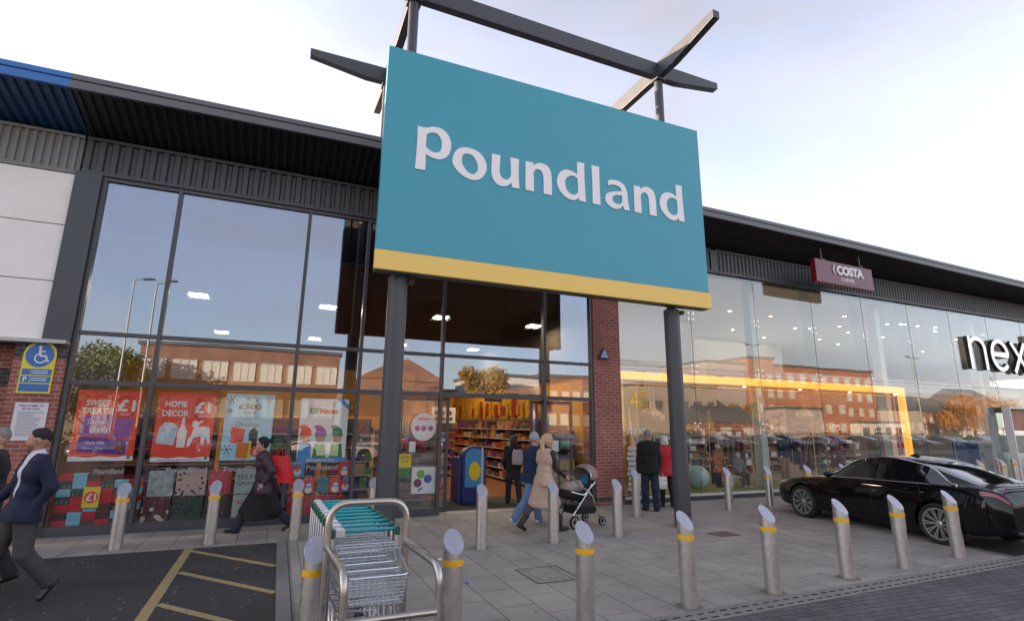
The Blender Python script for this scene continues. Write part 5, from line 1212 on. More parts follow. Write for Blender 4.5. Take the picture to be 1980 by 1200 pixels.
    MB().tube([(4.66, s_*.60, .985) for s_ in (-1, -.5, 0, .5, 1)], .012, 6).build('boot_lip', paintm, r_)
    MB().box(-.005, .04, -.45, .45, .34, .60).build('grille', black, r_)
    MB().prism([(2.72, 1.37), (2.98, 1.36), (2.94, 1.43), (2.88, 1.43)], -.012, .012).build('aerial', black, r_)
    # windscreen and rear glass
    for nm, u0, u1 in (('windscreen', 1.42, 2.12), ('rear_window', 3.42, 4.32)):
        for s_ in (-1, 1):
            patch([u0+(u1-u0)*i/12 for i in range(13)], lambda u: [13.0, 13.4, 14, 14.5, 15, 15.5, 15.98], s_, .004, nm, MC['tint_glass'], r_)
    # wheels
    for x in WX:
        for s_ in (-1, 1):
            w = MB().lathe([(.255, -.10), (.30, -.115), (.325, -.10), (WR, -.07), (WR, .07), (.325, .10), (.30, .115), (.255, .10)], n=40, axis='y', ring=True).build('tyre', rubber, r_, smooth=True)
            w.location = (x, s_*.80, WR)
            rim = MB().lathe([(.256, -.10), (.262, -.10), (.262, .105), (.256, .107), (.240, .100), (.232, .02), (.232, -.10)], n=40, axis='y', ring=True).build('rim', mat('alloy', (.60, .60, .62), .28, .85), w, smooth=True)
            sp = MB()
            for i in range(10):
                for d in (-.10, .10):
                    a = 2*PI*i/10; b = a+d
                    sp.bar((.045*math.cos(a), s_*.07, .045*math.sin(a)), (.243*math.cos(b), s_*.092, .243*math.sin(b)), .012, .016, .021, .014, up=(0, 1, 0))
            sp.lathe([(.001, s_*.05), (.055, s_*.055), (.055, s_*.075), (.035, s_*.085), (.001, s_*.085)], n=20, axis='y')
            sp.build('spokes', MC['alloy'], w)
            MB().lathe([(.001, s_*-.06), (.30, s_*-.06), (.30, s_*-.05), (.001, s_*-.05)], n=24, axis='y').build('wheel_backing', black, w)
            MB().lathe([(.02, -.01), (.16, -.01), (.16, .01), (.02, .01)], n=24, axis='y').build('brake_disc', mat('disc_iron', (.12, .12, .12), .4, .8), w)
            MB().lathe([(.001, -.09), (.20, -.09), (.20, -.08), (.001, -.08)], (0, 0, 0), 24, 'y').build('wheel_well', black, w) if False else None
    return r_
g = glassmat('tint_glass_mix', .06, (.08, .09, .10)); 
mat('tint_glass', (.006, .007, .008), .03, spec=.6, coat=1)
mat('lamp_glass', (.30, .31, .33), .08, .3, coat=1); mat('tail_red', (.30, .004, .008), .12, coat=1)
car = make_car(paint, 'glossy black five door fastback parked nose in at the right by the storefront')
# front wheel contact (10.71,-2.92) and rear (10.31,-5.77): left side towards the camera
ang = math.atan2(2.85, .32)          # direction of travel
car.rotation_euler = (0, 0, ang+PI)
cx_, cy_ = 10.40+.90*math.sin(ang), -5.80-.90*math.cos(ang)
fw = Vector((math.cos(ang), math.sin(ang)))
rear = Vector((10.33, -5.77)); ctr = rear+Vector((math.sin(ang), -math.cos(ang)))*.90   # axle centre of the rear axle
nose = ctr+fw*3.755
car.location = (nose.x, nose.y, -.012)
# cars in the car park behind the camera, seen reflected in the panes
def recolour(c, m, names=('body', 'door_handle', 'door_mirror', 'boot_lip')):
    for ch in c.children:
        if ch.name.split('.')[0] in names:
            ch.material_slots[0].link = 'OBJECT'; ch.material_slots[0].material = m
cm = [mat('car_paint_white', (.62, .62, .62), .25, coat=1), mat('car_paint_maroon', (.10, .01, .02), .25, coat=1), mat('car_paint_silver', (.32, .33, .35), .28, .6, coat=1), mat('car_paint_navy', (.015, .02, .06), .25, coat=1), mat('car_paint_grey', (.08, .085, .09), .28, .4, coat=1)]
cn_ = ['white', 'maroon', 'silver', 'navy', 'dark grey']
rq = random.Random(8)
ORD = 'first second third fourth fifth sixth seventh eighth ninth tenth eleventh twelfth thirteenth fourteenth fifteenth sixteenth seventeenth'.split()
k = 0
for row, y in ((0, -27.5), (1, -33.5)):
    for i in range(17):
        x = -9+i*2.9+rq.uniform(-.15, .15)+row*1.2
        if 8.0 < x < 12.5 and row == 0: continue
        ci = 0 if i == 5 and row == 0 else rq.choice([1, 2, 3, 4, 4, 3, 2, 1])
        c = copy_tree(car, (x, y, -.02), PI/2 if (i+row) % 2 else -PI/2, '%s fastback in the %s car park row behind the camera, %s bay' % (cn_[ci], ('front', 'back')[row], ORD[i]))
        if (i+row) % 2 == 0: c.location.y = y+4.7
        recolour(c, cm[ci]); c['group'] = 'cars in the car park'
for i in range(16):
    ci = rq.choice([1, 2, 3, 4, 4])
    c = copy_tree(car, (42+i*3.4, -28.5+(4.7 if i % 2 else 0), -.02), -PI/2 if i % 2 else PI/2, '%s fastback in the car park opposite the glass storefront, %s bay' % (cn_[ci], ORD[i]))
    recolour(c, cm[ci]); c['group'] = 'cars in the car park'
c = copy_tree(car, (5.4, -20.0, -.02), PI+.05, 'white fastback crossing the car park aisle behind the camera'); recolour(c, cm[0]); c['group'] = 'cars in the car park'

# ---------------------------------------------------------------- buildings across the car park, seen in the glass
def block(lab, x0, x1, y0, y1, h, wm, rows=(), cols=0, wx=1.6, wh=1.5, first=1.0, step=3.0, roof='flat', rm=None, z0=0, wmt=None, nm='building'):
    r_ = root(nm, lab, 'building', ((x0+x1)/2, y1, 0)); O = r_.location
    MB().box(x0, x1, y0, y1, 0, h).build('wall', wm, r_, off=O)
    rm = rm or MC['roof_slate']
    if roof == 'flat': MB().box(x0-.25, x1+.25, y0-.25, y1+.25, h, h+.35).build('roof', rm, r_, off=O)
    elif roof == 'gable':   # ridge along y
        MB().prism([(x0-.3, h), (x1+.3, h), ((x0+x1)/2, h+(x1-x0)*.28)], y0-.2, y1+.2).build('roof', rm, r_, off=O)
    elif roof == 'ridge':   # ridge along x
        MB().prism([(y0-.3, h), (y1+.3, h), ((y0+y1)/2, h+(y1-y0)*.35)], x0-.2, x1+.2, 'yz').build('roof', rm, r_, off=O)
    for zz in rows:
        for i in range(cols):
            cx = x0+(x1-x0)*(i+.5)/cols
            fr = MB().box(cx-wx/2, cx+wx/2, y1, y1+.05, zz, zz+wh).build('window', wmt or MC['window_pale'], r_, off=O)
            mb = MB()
            for t in (-.5, -.17, .17, .5): mb.box(cx+t*wx-.03, cx+t*wx+.03, y1+.05, y1+.09, zz, zz+wh)
            mb.box(cx-wx/2, cx+wx/2, y1+.05, y1+.09, zz-.06, zz)
            mb.build('frame', MC['window_frame_far'], fr, off=O)
    return r_
mat('roof_slate', (.10, .10, .11), .7, noise=.15, nscale=1); mat('window_pale', (.55, .50, .42), .3); mat('window_frame_far', (.45, .40, .36), .5); mat('window_dark', (.04, .05, .06), .15, spec=.8)
cream = mat('render_cream', (.62, .55, .48), .8, noise=.06, nscale=.5); pinkg = mat('render_pink_grey', (.42, .34, .32), .8, noise=.05, nscale=.4); beige = mat('render_beige', (.40, .33, .27), .8)
block('long brick office with wide pale window bays across the car park', -13, 5.6, -64, -50, 9.6, brickfar, (6.3, 2.6), 7, 2.15, 1.9)
gbl = block('brick warehouse gable beside the brick office', 8, 17.7, -66, -50, 7.0, brickfar, (4.6, 1.2), 3, .9, 1.5, wmt=MC['window_dark'], roof='gable', rm=brickfar)
block('low grey roofed house left of the brick office', -28, -16, -66, -58, 6.0, beige, (2.4,), 4, roof='ridge')
block('white modern office with dark glazing across the car park', 23.2, 31.6, -62, -51, 8.2, cream, (5.2,), 3, 1.6, 1.0, wmt=MC['window_dark'])
block('dark glazed link next to the white office', 24.6, 26.2, -51.2, -50.6, 7.0, beige, (3.6, 1.0), 1, 1.3, 2.4, wmt=MC['window_dark'])
block('orange brick terrace right of the white office', 31.9, 39, -62, -51, 8.6, brickfar, (5.4, 2.2), 4, 1.1, 1.4)
block('beige two storey shop block behind the small brick lodge', 43, 56, -58, -46, 7.4, beige, (4.4,), 6, 1.2, 1.1, wmt=MC['window_dark'])
block('small brick lodge with grey hipped roof', 47.5, 55, -44, -38, 2.6, brickfar, (.8,), 2, 1.6, 1.2, roof='ridge')
block('pale concrete stair tower beside the hotel', 68, 77, -72, -60, 13.4, pinkg)
block('tall brick hotel tower coloured sunset orange', 77.4, 83.2, -70, -59, 14.6, hotelb, (2, 4.8, 7.6, 10.4), 2, 1.3, 1.5)
block('wide brick hotel coloured sunset orange with rows of pale windows', 83.4, 113, -74, -60, 13.6, hotelb, (1.6, 4.6, 7.6, 10.6), 9, 1.4, 1.6)
block('gabled front wing of the brick hotel coloured sunset orange', 90, 97, -60, -55, 8.6, hotelb, (1.6, 4.8), 2, 1.4, 1.6, roof='gable', rm=hotelb)
block('pale flat roofed entrance canopy block before the hotel', 98, 111, -59, -54, 3.2, cream, (.9,), 4, 1.8, 1.5, wmt=MC['window_dark'])
block('low grey plant house left of the hotel wing', 79, 88, -58, -54, 5.4, pinkg, (), 0)
block('grey supermarket shed with pitched roof', 116, 128, -72, -60, 6.0, beige, (2.0,), 4, roof='ridge')
block('row of red brick houses with dark roofs', 130, 146, -72, -62, 6.2, brickfar, (1.2, 3.8), 5, 1.3, 1.2, roof='ridge')
block('white rendered house beside the autumn tree', 147, 158, -70, -60, 8.5, cream, (1.5, 4.6), 3, 1.2, 1.2, roof='ridge')
block('low red brick row behind the hedge', 58, 68, -64, -56, 5.0, brickfar, (1.6,), 5, roof='ridge')
block('brick terrace filling the gap behind the warehouse', 18, 22, -66, -58, 6.5, brickfar, (3.0,), 2)
# trees across the car park
def tree(lab, x, y, h, rad, m, seed, n=6500):
    r_ = root('autumn_tree', lab, 'tree', (x, y, 0), group='trees across the car park'); q = random.Random(seed)
    t = MB(); t.tube([(0, 0, 0), (.1, .05, h*.25), (.05, .1, h*.5), (.15, 0, h*.85)], .2, 8, rs=[.28, .2, .14, .04])
    cl_ = []
    for i in range(11):
        a = q.uniform(0, 2*PI); z = h*q.uniform(.3, .85); l_ = rad*q.uniform(.5, .95)*(1.1-abs(z/h-.55))
        e = Vector((l_*math.cos(a), l_*math.sin(a), z+q.uniform(.2, 1.0))); s_ = Vector((.08, .05, z-h*.12))
        t.tube([s_, (s_+e)/2+Vector((0, 0, .15)), e], .06, 6, rs=[.09, .06, .02]); cl_.append((e, rad*q.uniform(.32, .5)))
    cl_.append((Vector((0, 0, h*.85)), rad*.45)); cl_.append((Vector((0, 0, h*.6)), rad*.6))
    t.build('trunk', mat('bark', (.07, .05, .035), .9, noise=.3, nscale=6), r_, smooth=True)
    mb = MB()
    for i in range(n):
        c, rr_ = q.choice(cl_); d = Vector((q.gauss(0, 1), q.gauss(0, 1), q.gauss(0, .8))).normalized()*rr_*(q.random()**.45)
        p_ = c+d; s_ = q.uniform(.10, .22); u = Vector((q.gauss(0, 1), q.gauss(0, 1), q.gauss(0, 1))).normalized(); v_ = u.cross(Vector((q.gauss(0, 1), q.gauss(0, 1), q.gauss(0, 1)))).normalized()
        mb.add([p_-u*s_, p_+v_*s_*.6, p_+u*s_, p_-v_*s_*.6], [(0, 1, 2, 3)])
    mb.build('crown', m, r_, fixn=False)
leafy = mat('leaf_golden', (.30, .17, .02), .7, noise=.3, nscale=1); leafg = mat('leaf_green', (.10, .12, .02), .7, noise=.3, nscale=1); leafo = mat('leaf_orange', (.34, .15, .03), .7, noise=.3, nscale=1)
tree('broad yellow green tree left of the brick office', -15.5, -47, 8.8, 3.6, leafg, 1)
tree('golden tree in front of the dark link', 21.5, -46.5, 8.4, 3.0, leafy, 2)
tree('orange tree at the far end beside the white house', 140, -55, 9.5, 5, leafo, 3)
tree('second orange tree at the far end, nearer the hotel', 128, -54, 8.0, 4, leafo, 4)
tree('small golden tree between the lodge and the stair tower', 62, -46, 5.0, 2.4, leafy, 5)
mb = MB(); q = random.Random(6)
for i in range(9000):
    x = q.uniform(-30, 150); z = q.random()**.7*1.5; y = -41+q.uniform(-.6, .6); s_ = q.uniform(.06, .14)
    u = Vector((q.gauss(0, 1), q.gauss(0, 1), q.gauss(0, 1))).normalized(); v_ = u.cross(Vector((q.gauss(0, 1), q.gauss(0, 1), q.gauss(0, 1)))).normalized(); p_ = Vector((x, y, z))
    mb.add([p_-u*s_, p_+v_*s_, p_+u*s_, p_-v_*s_], [(0, 1, 2, 3)])
tag(mb.build('hedge', mat('leaf_dark', (.035, .06, .012), .8), fixn=False), 'long low dark hedge along the far edge of the car park', 'hedge', kind='stuff')
# lamp posts
lp0 = None
for (x, y, h, two, lab) in ((-9.7, -30, 11.4, 0, 'single armed lamp post left of the brick office, behind the camera'), (-8.0, -28, 10.8, 0, 'single armed lamp post beside the leftmost one'), (46.3, -30, 10.7, 1, 'double armed lamp post in the car park facing the glass storefront'), (74, -30, 10.9, 1, 'double armed lamp post farther along the car park')):
    r_ = root('street_lamp', lab, 'lamp post', (x, y, 0), group='lamp posts of the car park')
    MB().lathe([(.09, 0), (.075, 3), (.045, h)], n=12).build('pole', mat('galvanised', (.30, .29, .27), .5, .5), r_, smooth=True)
    for s_ in ((-1, 1) if two else (1,)):
        a_ = MB().tube([(0, 0, h), (s_*.25, 0, h+.06), (s_*.6, 0, h+.1)], .035, 8).build('arm', MC['galvanised'], r_, smooth=True)
        MB().prism([(s_*.5, h+.05), (s_*1.15, h+.12), (s_*1.15, h+.20), (s_*.5, h+.18)], -.16, .16).build('lantern', mat('lantern_grey', (.12, .12, .12), .5), a_)
# ---------------------------------------------------------------- figures: signed-distance bodies meshed by surface nets
def nets(Fd, h, org):
    s = Fd < 0
    cells = np.zeros(tuple(d-1 for d in Fd.shape), np.int8)
    acc = np.zeros(cells.shape+(3,), np.float32); cnt = np.zeros(cells.shape, np.float32)
    nx, ny, nz = cells.shape
    for ax in range(3):
        o1, o2 = [a for a in range(3) if a != ax]
        for a in (0, 1):
            for b in (0, 1):
                sl0 = [None]*3; sl1 = [None]*3
                sl0[ax] = slice(0, cells.shape[ax]); sl1[ax] = slice(1, cells.shape[ax]+1)
                for o, q in ((o1, a), (o2, b)): sl0[o] = slice(q, q+cells.shape[o]); sl1[o] = sl0[o]
                f0 = Fd[tuple(sl0)]; f1 = Fd[tuple(sl1)]; c = (f0 < 0) != (f1 < 0)
                t = np.where(c, f0/(f0-f1+1e-12), 0)
                acc[..., ax] += np.where(c, t, 0); acc[..., o1] += np.where(c, a, 0); acc[..., o2] += np.where(c, b, 0); cnt += c
    on = cnt > 0; idx = -np.ones(cells.shape, np.int64); idx[on] = np.arange(on.sum())
    base = np.argwhere(on).astype(np.float32); V = (base+acc[on]/cnt[on][:, None])*h+np.array(org, np.float32)
    faces = []
    for ax in range(3):
        o1, o2 = (ax+1) % 3, (ax+2) % 3
        a = [slice(1, -1)]*3; b = [slice(1, -1)]*3; a[ax] = slice(0, -1); b[ax] = slice(1, None)
        s0 = s[tuple(a)]; s1 = s[tuple(b)]
        for flip in (0, 1):
            e = np.argwhere((s0 & ~s1) if not flip else (~s0 & s1))
            if not len(e): continue
            e[:, o1] += 1; e[:, o2] += 1
            def cell(d1, d2):
                q = e.copy(); q[:, o1] -= d1; q[:, o2] -= d2; return idx[q[:, 0], q[:, 1], q[:, 2]]
            qd = np.stack([cell(1, 1), cell(0, 1), cell(0, 0), cell(1, 0)], 1)
            faces.append(qd if not flip else qd[:, ::-1])
    Fc = np.concatenate(faces); Fc = Fc[(Fc >= 0).all(1)]
    return V, Fc
def sdf_mesh(prims, h, name, m, parent, cuts=(), k=.03, fold=0, subs=(), fscale=1.0):
    lo = np.full(3, 1e9); hi = -lo
    for p in prims:
        r_ = max(p[3], p[4])+.01
        for c in (p[1], p[2]):
            c = np.array(c); lo = np.minimum(lo, c-r_); hi = np.maximum(hi, c+r_)
    lo -= .03; hi += .03
    ax = [np.arange(lo[i], hi[i], h, dtype=np.float32) for i in range(3)]
    Fd = np.full(tuple(len(a) for a in ax), .3, np.float32)
    def dist(p, X, Y, Z):
        a, b, r0, r1 = np.array(p[1]), np.array(p[2]), p[3], p[4]
        sc = np.array(p[5] if len(p) > 5 else (1, 1, 1), float)
        # scale about midpoint
        mid = (a+b)/2; A = (a-mid)/sc; B = (b-mid)/sc
        x = (X-mid[0])/sc[0]-A[0]; y = (Y-mid[1])/sc[1]-A[1]; z = (Z-mid[2])/sc[2]-A[2]
        d = B-A; L2 = float(d@d)
        t = np.clip((x*d[0]+y*d[1]+z*d[2])/L2, 0, 1) if L2 > 1e-10 else 0
        return (np.sqrt((x-t*d[0])**2+(y-t*d[1])**2+(z-t*d[2])**2)-(r0+(r1-r0)*t))*min(sc)
    for p in prims:
        sc = np.array(p[5] if len(p) > 5 else (1, 1, 1), float); r_ = max(p[3], p[4])*max(1, sc.max())+k+3*h
        a, b = np.array(p[1]), np.array(p[2]); l_ = np.minimum(a, b)-r_; u_ = np.maximum(a, b)+r_
        i0 = [max(0, int((l_[i]-lo[i])/h)) for i in range(3)]; i1 = [min(len(ax[i]), int((u_[i]-lo[i])/h)+2) for i in range(3)]
        sl_ = tuple(slice(x, y) for x, y in zip(i0, i1))
        X, Y, Z = np.meshgrid(*[ax[i][i0[i]:i1[i]] for i in range(3)], indexing='ij')
        D = dist(p, X, Y, Z); kk = p[6] if len(p) > 6 else k
        G = Fd[sl_]; hh = np.clip(.5+.5*(D-G)/kk, 0, 1); Fd[sl_] = D*(1-hh)+G*hh-kk*hh*(1-hh)
    X, Y, Z = np.meshgrid(*ax, indexing='ij')
    if fold:
        q = fscale
        Fd += fold*(np.sin(X*31*q+Z*13*q+2*np.sin(Y*17))*.4+np.sin(Z*42*q+Y*23*q+1.5*np.sin(X*19+Z*9))*.35+np.sin(Z*21*q-X*37*q+Y*11)*.3)
    for p in subs: Fd = np.maximum(Fd, -dist(p, X, Y, Z))
    for (n_, d_) in cuts: Fd = np.maximum(Fd, (X*n_[0]+Y*n_[1]+Z*n_[2]-d_))
    V, Fc = nets(Fd, h, lo)
    me = bpy.data.meshes.new(name); me.from_pydata(V.tolist(), [], Fc.tolist()); me.materials.append(m)
    me.polygons.foreach_set('use_smooth', [True]*len(me.polygons))
    o = bpy.data.objects.new(name, me); COL.objects.link(o); o.parent = parent
    return o
def C3(a, b, r0, r1, sc=None, k=None):
    t = ['c', tuple(a), tuple(b), r0, r1]
    if sc or k: t.append(sc or (1, 1, 1))
    if k: t.append(k)
    return tuple(t)
def vdir(f, y=0): return Vector((math.sin(f)*math.cos(y), math.sin(y), -math.cos(f)*math.cos(y)))
def human(name, label, cat, loc, rz, H, P, wear, skin, hair=None, group=None, h=.012, detail=True, eyes=True):
    s = H/1.75; rt = root(name, label, cat, loc, rz, group)
    D = dict(lean=0, hip=(0, 0), knee=(0, 0), foot=(0, 0), arm=((0, 8, 10, 0), (0, 8, 10, 0)), hyaw=0, hpitch=0, abd=3); D.update(P)
    l_ = R(D['lean']); U = Vector((math.sin(l_), 0, math.cos(l_))); Fw = Vector((math.cos(l_), 0, -math.sin(l_))); Yv = Vector((0, 1, 0))
    J = {}
    pel = Vector((0, 0, 0)); J['pel'] = pel
    low = 1e9
    for i, sd in ((0, 1), (1, -1)):
        hp = pel+Yv*sd*.088*s; th = R(D['hip'][i]); kn = hp+vdir(th, sd*R(D['abd']))*.435*s; sh = th-R(D['knee'][i]); an = kn+vdir(sh)*.42*s
        fp = R(D['foot'][i]); fd = Vector((math.cos(fp), sd*.12, math.sin(fp))).normalized(); fu = Vector((-math.sin(fp), 0, math.cos(fp)))
        J[i] = (hp, kn, an, fd, fu)
        for q in (an-fu*.075*s-fd*.05*s, an-fu*.075*s+fd*.19*s): low = min(low, q.z)
    dz = Vector((0, 0, -low)) if not D.get('seat') else Vector((0, 0, D['seat']))
    pel = pel+dz
    for i in (0, 1): a = J[i]; J[i] = (a[0]+dz, a[1]+dz, a[2]+dz, a[3], a[4])
    waist = pel+U*.17*s; chest = pel+U*.37*s; shl = pel+U*.485*s; nk = pel+U*.55*s; hc = nk+U*.155*s+Fw*.02*s
    hy, hp_ = R(D['hyaw']), R(D['hpitch'])
    hM = Matrix.Rotation(hy, 3, 'Z') @ Matrix.Rotation(-hp_, 3, 'Y')
    hd = lambda x, y, z: hc+hM @ Vector((x, y, z))*s
    arms = []
    for i, sd in ((0, 1), (1, -1)):
        f, ab, el, inn = D['arm'][i]
        sp_ = shl+Yv*sd*.178*s; e = sp_+vdir(R(f)+l_*-1, sd*R(ab))*.29*s; w_ = e+vdir(R(f+el)-l_, sd*R(inn if inn else ab*.4))*.25*s; arms.append((sp_, e, w_))
    def torso(t, top=True):
        o = []
        for c, hw, r_ in ((pel-U*.0*s, .075, .100), (waist, .060, .096), (chest, .085, .106)): o.append(C3(c-Yv*hw*s, c+Yv*hw*s, (r_+t)*s, (r_+t)*s, (1, 1, 1), .07))
        o.append(C3(shl-Yv*.135*s, shl+Yv*.135*s, (.062+t)*s, (.062+t)*s, (1, 1, 1), .06)); o.append(C3(pel, shl, (.09+t)*s, (.08+t)*s, (1, 1, 1), .05))
        return o
    def legs(t, w1=.0, w2=.0):
        o = []
        for i in (0, 1):
            a, b, c, fd, fu = J[i]
            o.append(C3(a, b, (.086+t)*s, (.058+t+w1)*s)); o.append(C3(b, c, (.054+t+w1)*s, (.036+t+w2)*s))
            o.append(C3(b-fd*.02*s+(c-b)*.18, b-fd*.025*s+(c-b)*.45, (.045+t)*s, (.040+t)*s))
        return o
    def armp(t, t2=None):
        o = []
        for (a, b, c) in arms:
            o.append(C3(a, b, (.050+t)*s, (.040+t)*s)); o.append(C3(b, c+(b-c)*(.0 if t == 0 else .04), (.038+t)*s, (.026+(t if t2 is None else t2))*s))
        return o
    body = torso(0)+legs(0)+armp(0)
    body.append(C3(nk-U*.05*s, hc-U*.06*s, .058*s, .052*s))
    body += [C3(hd(-.015, 0, .02), hd(.012, 0, .018), .088*s, .086*s, (1, .86, 1.12), .02), C3(hd(.02, 0, -.045), hd(.055, 0, -.088), .055*s, .036*s, (1, 1, 1), .03),
             C3(hd(.088, 0, .014), hd(.108, 0, -.022), .009*s, .0145*s, (1, 1, 1), .012), C3(hd(.078, -.03, .032), hd(.078, .03, .032), .013*s, .013*s, (1, 1, 1), .015),
             C3(hd(.083, -.018, -.055), hd(.083, .018, -.055), .010*s, .010*s, (1, 1, 1), .010), C3(hd(.06, -.04, -.03), hd(.06, .04, -.03), .03*s, .03*s, (1, 1, 1), .03)]
    for sd in (1, -1): body.append(C3(hd(-.008, sd*.078, .012), hd(-.012, sd*.080, -.022), .016*s, .012*s, (1, .7, 1), .008))
    hands = D.get('hands', (True, True))
    for i, sd in ((0, 1), (1, -1)):
        a, b, c = arms[i]; d = (c-b).normalized(); side = Vector((1, 0, 0))-d*d.x; side = side.normalized() if side.length > .1 else Vector((0, 0, 1)); nrm = d.cross(side)*sd
        if not hands[i]: continue
        body.append(C3(c, c+d*.075*s, .024*s, .030*s, (1, 1, 1), .012))
        for j, (off, ln) in enumerate(((-.024, .062), (-.008, .072), (.008, .068), (.023, .052))):
            r0 = c+d*.080*s-side*off*s*1.15; cv = D.get('curl', .35)
            mdp = r0+(d*math.cos(cv)+nrm*math.sin(cv)*-1)*ln*.5*s; e = mdp+(d*math.cos(cv*2.4)-nrm*math.sin(cv*2.4))*ln*.5*s
            body.append(C3(r0, mdp, .0095*s, .009*s, (1, 1, 1), .003)); body.append(C3(mdp, e, .009*s, .0075*s, (1, 1, 1), .003))
        t0 = c+d*.03*s+side*.022*s; t1 = t0+(d*.7+side*.7)*.04*s; body += [C3(t0, t1, .011*s, .010*s, (1, 1, 1), .004), C3(t1, t1+(d*.95+side*.25)*.03*s, .010*s, .008*s, (1, 1, 1), .004)]
    for i in (0, 1):
        a, b, c, fd, fu = J[i]; body.append(C3(c-fu*.04*s-fd*.03*s, c-fu*.045*s+fd*.14*s, .032*s, .024*s))
    sdf_mesh(body, h*.85, 'body', skin, rt, k=.02)
    if eyes:
        for sd in (1, -1):
            e = MB(); c = hd(.083, sd*.031, .012)
            prof = [(.0125*s*math.sin(a), .0125*s*-math.cos(a)) for a in [PI*i/6 for i in range(7)]]
            e.lathe(prof, tuple(c), 10); o = e.build('eye', mat('eye_dark', (.08, .06, .05), .2), rt, smooth=True)
    for g in wear:
        kind, m_ = g[0], g[1]; o = g[2] if len(g) > 2 else {}
        t = o.get('t', .018)
        if kind == 'top':
            pr = torso(t)+(armp(t, o.get('cuff', t)) if o.get('sleeve', True) else [])
            pr.append(C3(nk-U*.07*s, nk-U*(.02-.03*o.get('collar', 0))*s, (.075+t*.4)*s, (.062+t*.3+.01*o.get('collar', 0))*s))
            hem = o.get('hem', .10)
            if hem > .02:
                c = pel-U*hem*s*.8
                pr.append(C3(c-Yv*.085*s+Fw*0, c+Yv*.085*s, (.105+t+o.get('flare', .01))*s, (.105+t+o.get('flare', .01))*s, (1, 1, 1), .08))
            c0 = pel-U*hem*s; cuts = [((-U.x, -U.y, -U.z), -(c0.dot(U)))]
            subs = []
            if o.get('open'):
                a = nk+Fw*.10*s+U*.0*s; b = pel+Fw*.17*s+U*.06*s
                subs = [C3(a, b, .088*s, .050*s)]
            sdf_mesh(pr, h, o.get('name', 'jacket'), m_, rt, cuts=cuts, fold=o.get('fold', .004), subs=subs, fscale=o.get('fs', 1))
        elif kind == 'trousers':
            pr = legs(t, o.get('w1', .008), o.get('w2', .018))+[C3(pel-Yv*.075*s, pel+Yv*.075*s, (.104+t*.3)*s, (.104+t*.3)*s, (1, 1, 1), .05), C3(waist-U*.05*s-Yv*.06*s, waist-U*.05*s+Yv*.06*s, (.100+t*.2)*s, (.100+t*.2)*s, (1, 1, 1), .05)]
            sdf_mesh(pr, h, o.get('name', 'trousers'), m_, rt, fold=o.get('fold', .005), fscale=.8)
        elif kind == 'shoes':
            for i in (0, 1):
                a, b, c, fd, fu = J[i]; up = o.get('shaft', 0)
                pr = [C3(c-fu*.035*s-fd*.035*s, c-fu*.045*s+fd*.15*s, .043*s, .034*s, (1, 1, 1), .02), C3(c-fu*.02*s, c+fu*.0*s, .047*s, .044*s)]
                if up: pr.append(C3(c, c+(b-c).normalized()*up*s, .050*s, .062*s))
                d_ = (c-fu*.075*s).dot(fu); cuts = [((-fu.x, -fu.y, -fu.z), -d_)]
                if up: ud = (b-c).normalized(); cuts.append((tuple(ud), (c+ud*up*s).dot(ud)))
                sdf_mesh(pr, h*.8, 'shoe' if not up else 'boot', m_, rt, cuts=cuts, k=.02)
        elif kind == 'skirt':
            top_ = pel+U*.10*s; bot = Vector((((J[0][1]+J[1][1])/2).x*.9, 0, pel.z-o.get('len', .55)*s)); r_ = o.get('r', .22)
            pr = [C3(top_-Yv*.03, top_+Yv*.03, .115*s, .115*s, (1, 1, 1), .05), C3(top_, bot, .115*s, r_*s, (1.0, .85, 1), .03)]
            for i in (0, 1): pr.append(C3(J[i][0], J[i][1]+(J[i][2]-J[i][1])*o.get('q', .2), .12*s, .11*s, (1, 1, 1), .12))
            sdf_mesh(pr, h, o.get('name', 'skirt'), m_, rt, cuts=[((0, 0, -1), -bot.z)], fold=.010, fscale=.55)
        elif kind == 'hat':
            pr = [C3(hd(-.018, 0, .045), hd(-.02, 0, .065), .100*s, .094*s, (1, .9, 1), .02), C3(hd(-.02, 0, .02), hd(-.02, 0, .03), .100*s, .102*s, (1, .9, 1), .02)]
            n_ = hM @ Vector((.35, 0, -1)).normalized()
            sdf_mesh(pr, h*.8, 'hat', m_, rt, cuts=[(tuple(n_), (hd(.0, 0, .012)).dot(n_))], k=.02, fold=.0015, fscale=2)
    if hair:
        hm, st = hair[0], hair[1]
        L_ = {'short': .004, 'bun': .012, 'pony': .014, 'bob': .02}[st]
        pr = [C3(hd(-.02, 0, .030), hd(.004, 0, .032), (.092+L_)*s, (.089+L_)*s, (1, .87, 1.12), .02)] if st != 'short' else [C3(hd(-.020, 0, .040), hd(.006, 0, .044), .091*s, .088*s, (1, .855, 1.08), .02)]
        n_ = (hM @ Vector((.93, 0, -.55))).normalized(); cuts = [(tuple(n_), hd(.052, 0, .062).dot(n_))]
        if st in ('short',): n2 = (hM @ Vector((.95, 0, -1))).normalized(); cuts.append((tuple(n2), hd(0, 0, -.018).dot(n2)))
        if st == 'bob': pr += [C3(hd(-.05, -.05, -.05), hd(-.05, .05, -.05), .055*s, .055*s, (1, 1, 1), .04)]; cuts = [(tuple((hM @ Vector((1, 0, -.25))).normalized()), hd(.03, 0, .04).dot((hM @ Vector((1, 0, -.25))).normalized()))]
        sdf_mesh(pr, h*.75, 'hair', hm, rt, cuts=cuts, k=.02, fold=.002, fscale=2.2)
        if st == 'bun': sdf_mesh([C3(hd(-.125, 0, .055), hd(-.15, 0, .05), .035*s, .045*s), C3(hd(-.17, .01, .03), hd(-.19, .02, .0), .02*s, .012*s)], h*.75, 'hair_bun', hm, rt, k=.02, fold=.003, fscale=2)
